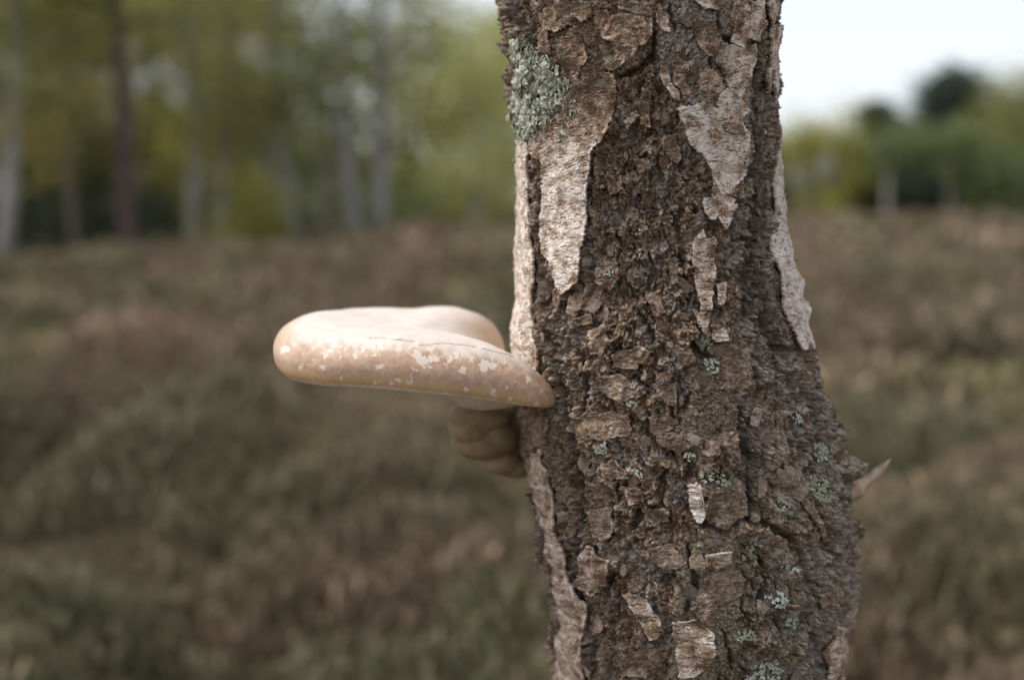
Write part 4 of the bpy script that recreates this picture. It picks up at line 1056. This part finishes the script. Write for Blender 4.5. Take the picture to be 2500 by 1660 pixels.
def splinter(root):
    a = unproject(2062, 1200, .752); b = unproject(2174, 1121, .748)
    q = np.linspace(0, 1, 12)[:, None]
    c = a + (b - a) * q + np.array((0, 0, -0.004)) * np.sin(q * math.pi)
    d = b - a; d /= np.linalg.norm(d); n = np.cross(d, (0, 1, 0)); n /= np.linalg.norm(n)
    w = (0.0095 * (1 - q) ** 0.8 * (1 + 0.2 * np.sin(q * 9)) + 0.0004)
    cr = np.array((0, 0.003, 0)) * (1 - q)
    ring = [c + n * w, c + cr + n * 0.3 * w, c - n * w, c - cr - n * 0.3 * w]
    v = np.stack(ring, 1).reshape(-1, 3)
    k = fbm(v[:, 0] / .006, v[:, 2] / .004, 451, 3)
    col = mixc(np.ones((len(v), 3)) * np.array((0.52, 0.35, 0.23)), (0.72, 0.60, 0.50), sstep(-0.2, 0.5, k))
    o = obj('bark_splinter', mesh_np('bark_splinter', v, grid_faces(12, 4, True), col), M_SHEET, root)
    o['label'] = 'pointed pale splinter sticking out of the flank'
splinter(birch)

build_cap()
build_lower_fungus()

big = path(c1, [310, 340, 370, 310, 400, 390, 470, 390, 560, 440, 550, 510, 600, 560, 690, 580, 730, 660, 690, 760, 690, 830, 620, 880, 560, 890, 490, 930, 440, 985, 390, 940, 330, 920, 310, 850, 305, 600, 320, 450])
lichen('lichen', 'large frilly grey-green leafy lichen on the upper left of the trunk', big, 5.0, 2.8, (0.40, 0.415, 0.32), 500)
LG = 'small lichens dotted over the birch bark'
for k, (conv, cx, cy_, rx, ry, lb, hue, lab) in enumerate([
    (c2, 1478, 965, 46, 44, 1.7, (0.55, 0.61, 0.50), 'bright mint lichen tuft below the dark pit beside the fungus-side bark'),
    (c2, 838, 405, 26, 26, 1.1, (0.45, 0.49, 0.40), 'tiny lichen tuft level with the foot of the long pale sheet'),
    (c2, 1425, 845, 26, 30, 1.1, (0.24, 0.28, 0.17), 'dull green lichen speck inside the dark pit'),
    (c2, 1995, 1305, 34, 40, 1.6, (0.50, 0.57, 0.50), 'pale lichen tuft above the knob on the flank'),
    (c2, 968, 1215, 22, 26, 1.1, (0.40, 0.45, 0.33), 'small green lichen tuft beside the rim of the shelf fungus'),
    (c3, 1240, 285, 52, 34, 1.6, (0.55, 0.60, 0.51), 'ragged pale lichen crowning the bright bark sliver'),
    (c3, 1325, 320, 46, 44, 1.3, (0.42, 0.45, 0.33), 'olive lichen next to the ragged pale one'),
    (c3, 850, 272, 26, 22, 1.2, (0.52, 0.57, 0.47), 'small lichen tuft beside the raised tan bark knuckle'),
    (c3, 632, 130, 22, 38, 1.1, (0.46, 0.51, 0.42), 'narrow upright lichen tuft above the raised tan bark knuckle'),
    (c3, 1140, 172, 34, 24, 1.1, (0.48, 0.53, 0.43), 'thin lichen tuft on the ledge above the bright bark sliver'),
    (c3, 1730, 815, 56, 34, 1.7, (0.52, 0.55, 0.48), 'lichen cushion below the long forked crack'),
    (c3, 1645, 1000, 70, 60, 1.5, (0.60, 0.64, 0.62), 'star-shaped bluish white lichen low on the trunk'),
    (c3, 1735, 1130, 40, 38, 1.4, (0.54, 0.58, 0.54), 'pale lichen tuft just below the star-shaped one'),
    (c3, 1600, 1420, 66, 52, 2.4, (0.56, 0.62, 0.50), 'broad-lobed mint lichen lowest on the trunk'),
    (c3, 1495, 1440, 44, 30, 2.0, (0.60, 0.66, 0.56), 'mint lichen touching the broad-lobed one'),
    (c3, 1905, 150, 44, 64, 1.7, (0.50, 0.56, 0.48), 'long pale lichen strip beside the knob on the flank'),
    (c3, 1880, 370, 70, 70, 1.3, (0.34, 0.38, 0.22), 'olive lichen crust below the knob on the flank'),
    (c3, 1690, 470, 40, 26, 1.2, (0.40, 0.45, 0.32), 'small green lichen above the long forked crack'),
    (c3, 1480, 1200, 60, 50, 1.2, (0.40, 0.43, 0.30), 'olive lichen crust under the round dark hole'),
    (c3, 1490, 715, 40, 26, 1.2, (0.34, 0.38, 0.24), 'dull green lichen in the fork of the long crack')]):
    lichen('lichen', lab, lpoly(conv, cx, cy_, rx, ry, 600 + k), lb, lb * 0.95, hue, 700 + k, LG)

# the wood on the left
tree('birch_tree', 'leaning pale birch at the open end of the wood', 4, 22, 9, 0.40, 'birch', 'olive', 3.6, 2.2, 60, 21, lean=0.105)
tree('young_oak', 'thin dim trunk between the leaning birch and the dark pine', 200, 24, 8, 0.26, 'oak', 'gold', 2.1, 1.6, 44, 22)
tree('pine_tree', 'dark purplish pine trunk standing straight', 318, 23, 12, 0.46, 'pine', 'green', 4.6, 2.4, 52, 23, lean=-0.012)
tree('birch_tree', 'pale birch beside the one forking to the right', 470, 26, 9, 0.40, 'birch', 'yellow', 2.6, 2.2, 62, 24, lean=0.01)
tree('birch_tree', 'birch bending right over the bright yellow bush', 530, 26, 9, 0.36, 'birch', 'gold', 3.0, 1.9, 48, 25, lean=0.10)
tree('birch_tree', 'dim birch leaning towards the dark hollow', 730, 27, 9, 0.42, 'birch', 'green', 2.6, 2.2, 36, 26, lean=-0.06)
tree('young_oak', 'slim brown trunk beside the pale twin birches', 796, 29, 8, 0.24, 'oak', 'olive', 2.2, 1.6, 28, 27)
tree('birch_tree', 'pale twin birch leaning away from its partner', 872, 27, 10, 0.46, 'birch', 'green', 4.2, 2.3, 46, 28, lean=-0.03)
tree('birch_tree', 'pale twin birch standing upright next to its partner', 930, 27, 10, 0.48, 'birch', 'olive', 4.0, 2.3, 46, 29, lean=0.022)
tree('birch_tree', 'slender birch with light green crown at the edge of the clearing', 1150, 33, 6.6, 0.34, 'birch', 'pale', 1.2, 2.2, 60, 30)
tree('birch_tree', 'pale green birch just behind the rough trunk', 1290, 35, 8, 0.3, 'birch', 'pale', 1.2, 2.2, 56, 31)
k = 40
for px, d, h, lf, cl, lab in [(-120, 30, 11, 'olive', 120, 'olive oak filling the end of the wood'), (80, 33, 11, 'green', 130, 'dark evergreen behind the leaning birch'), (250, 36, 11, 'olive', 140, 'olive oak behind the dark pine'),
                              (400, 34, 11, 'gold', 110, 'golden oak behind the dark pine and the pale birches'), (560, 38, 11, 'olive', 90, 'broad olive oak behind the bending birch'), (700, 36, 7.2, 'green', 60, 'low green oak behind the dim birch'),
                              (860, 40, 8.4, 'olive', 70, 'olive oak behind the pale twin birches'), (1010, 40, 9, 'yellow', 84, 'yellow-green oak between the twins and the slender birch'), (1120, 44, 7.4, 'pale', 80, 'light green oak behind the slender birch'), (170, 40, 12, 'olive', 130, 'tall olive oak behind the thin dim trunk'), (490, 42, 12, 'green', 110, 'tall green oak far behind the pale birch'), (1240, 46, 9.5, 'yellow', 80, 'yellow oak hidden mostly by the rough trunk')]:
    tree('oak_tree', lab, px, d, h, 0.35, 'oak', lf, 0.9, 3.0, cl, k, leaf_size=0.26, per=44, group='broadleaved trees deeper in the wood'); k += 1
for px, d, h, lf, lab in [(-420, 27, 10, 'olive', 'olive oak at the outer corner of the wood'), (-760, 25, 9, 'yellow', 'yellow oak past the outer corner of the wood'), (1480, 60, 8, 'olive', 'olive oak hidden behind the rough trunk'), (1640, 62, 7, 'pale', 'light green oak hidden behind the rough trunk'),
                          (2850, 50, 8, 'olive', 'olive oak past the end of the far edge'), (3100, 48, 7.5, 'green', 'green oak past the end of the far edge'), (3400, 46, 8, 'olive', 'last olive oak past the end of the far edge')]:
    tree('oak_tree', lab, px, d, h, 0.35, 'oak', lf, 0.8, 3.0, 80, k, leaf_size=0.26, per=40, group='trees closing off the heath'); k += 1
k = 60
for px, d, w, h, lf, cl, lab in [(608, 24.5, 1.5, 2.6, 'yellow', 34, 'bright yellow-green bush by the bending birch'), (150, 26, 2.6, 1.9, 'dark', 40, 'dark bush beside the leaning birch'), (390, 27, 2.6, 2.2, 'dark', 44, 'dark bush beside the straight pine'),
                                 (665, 29, 1.8, 2.0, 'dark', 36, 'dark bush in the hollow by the dim birch'), (1010, 33, 3.4, 2.2, 'green', 40, 'green bush beside the upright twin birch'), (1170, 36, 3.2, 2.6, 'yellow', 40, 'yellow bush at the foot of the slender birch'),
                                 (20, 29, 2.6, 2.6, 'dark', 40, 'dark bush behind the leaning birch'), (250, 30, 3.0, 3.0, 'dark', 44, 'tall dark bush behind the straight pine'), (510, 31, 3.0, 2.4, 'olive', 40, 'olive bush behind the pale birch'),
                                 (800, 32, 3.2, 2.6, 'green', 40, 'green bush behind the slim brown trunk'), (900, 34, 3.0, 2.8, 'olive', 40, 'olive bush behind the pale twins')]:
    shrub('bush', lab, px, d, w, h, lf, cl, k); k += 1
# far edge of the heath on the right
G2 = 'trees along the far edge of the heath'
for i, (px, d, h, kind, bk, lo, cr, cl, con, lab) in enumerate([
    (1900, 60, 5.2, 'olive', 'birch', 0.6, 2.4, 60, False, 'olive birch at the far edge just clear of the rough trunk'), (1970, 58, 5.4, 'yellow', 'birch', 0.5, 2.4, 60, False, 'yellow-green birch beside the olive one'),
    (2055, 56, 5.6, 'yellow', 'birch', 0.6, 2.2, 60, False, 'broad yellow-green birch beside the shorter conifer'), (2128, 57, 6.9, 'conifer', 'pine', 0.8, 3.6, 130, True, 'shorter grey-green conifer of the far pair'),
    (2165, 50, 5.0, 'green', 'birch', 2.2, 1.6, 34, False, 'birch with bare trunk in front of the shorter conifer'), (2300, 55, 8.4, 'conifer', 'pine', 0.8, 5.0, 200, True, 'tallest dark conifer of the far pair'),
    (2316, 48, 4.6, 'green', 'oak', 2.2, 1.5, 34, False, 'brown trunk in front of the tallest conifer'), (2235, 62, 6.2, 'green', 'oak', 0.6, 3.0, 90, False, 'green oak between the two conifers'),
    (2400, 54, 6.6, 'olive', 'oak', 0.5, 2.6, 80, False, 'olive oak beside the tallest conifer'), (2500, 50, 7.2, 'olive', 'oak', 0.4, 3.0, 90, False, 'large olive oak at the end of the far edge'),
    (2440, 47, 3.6, 'green', 'oak', 0.3, 1.8, 50, False, 'low green oak in front of the olive oaks'), (2640, 50, 8.0, 'olive', 'oak', 0.5, 3.2, 80, False, 'olive oak furthest along the far edge'), (1810, 62, 5.4, 'yellow', 'birch', 0.5, 2.6, 60, False, 'yellow birch at the far edge hidden by the rough trunk')]):
    tree({'birch': 'birch_tree', 'pine': 'conifer_tree', 'oak': 'oak_tree'}[bk], lab, px, d, h, 0.42, bk, kind, lo, cr, cl, 80 + i, leaf_size=0.26, per=96 if con else 44, group=G2, conic=con)
shrub('heath_shrub', 'small dark bush alone on the open heath', 2400, 9.5, 0.42, 0.62, 'dark', 22, 99, 0.05, 50, group=None)
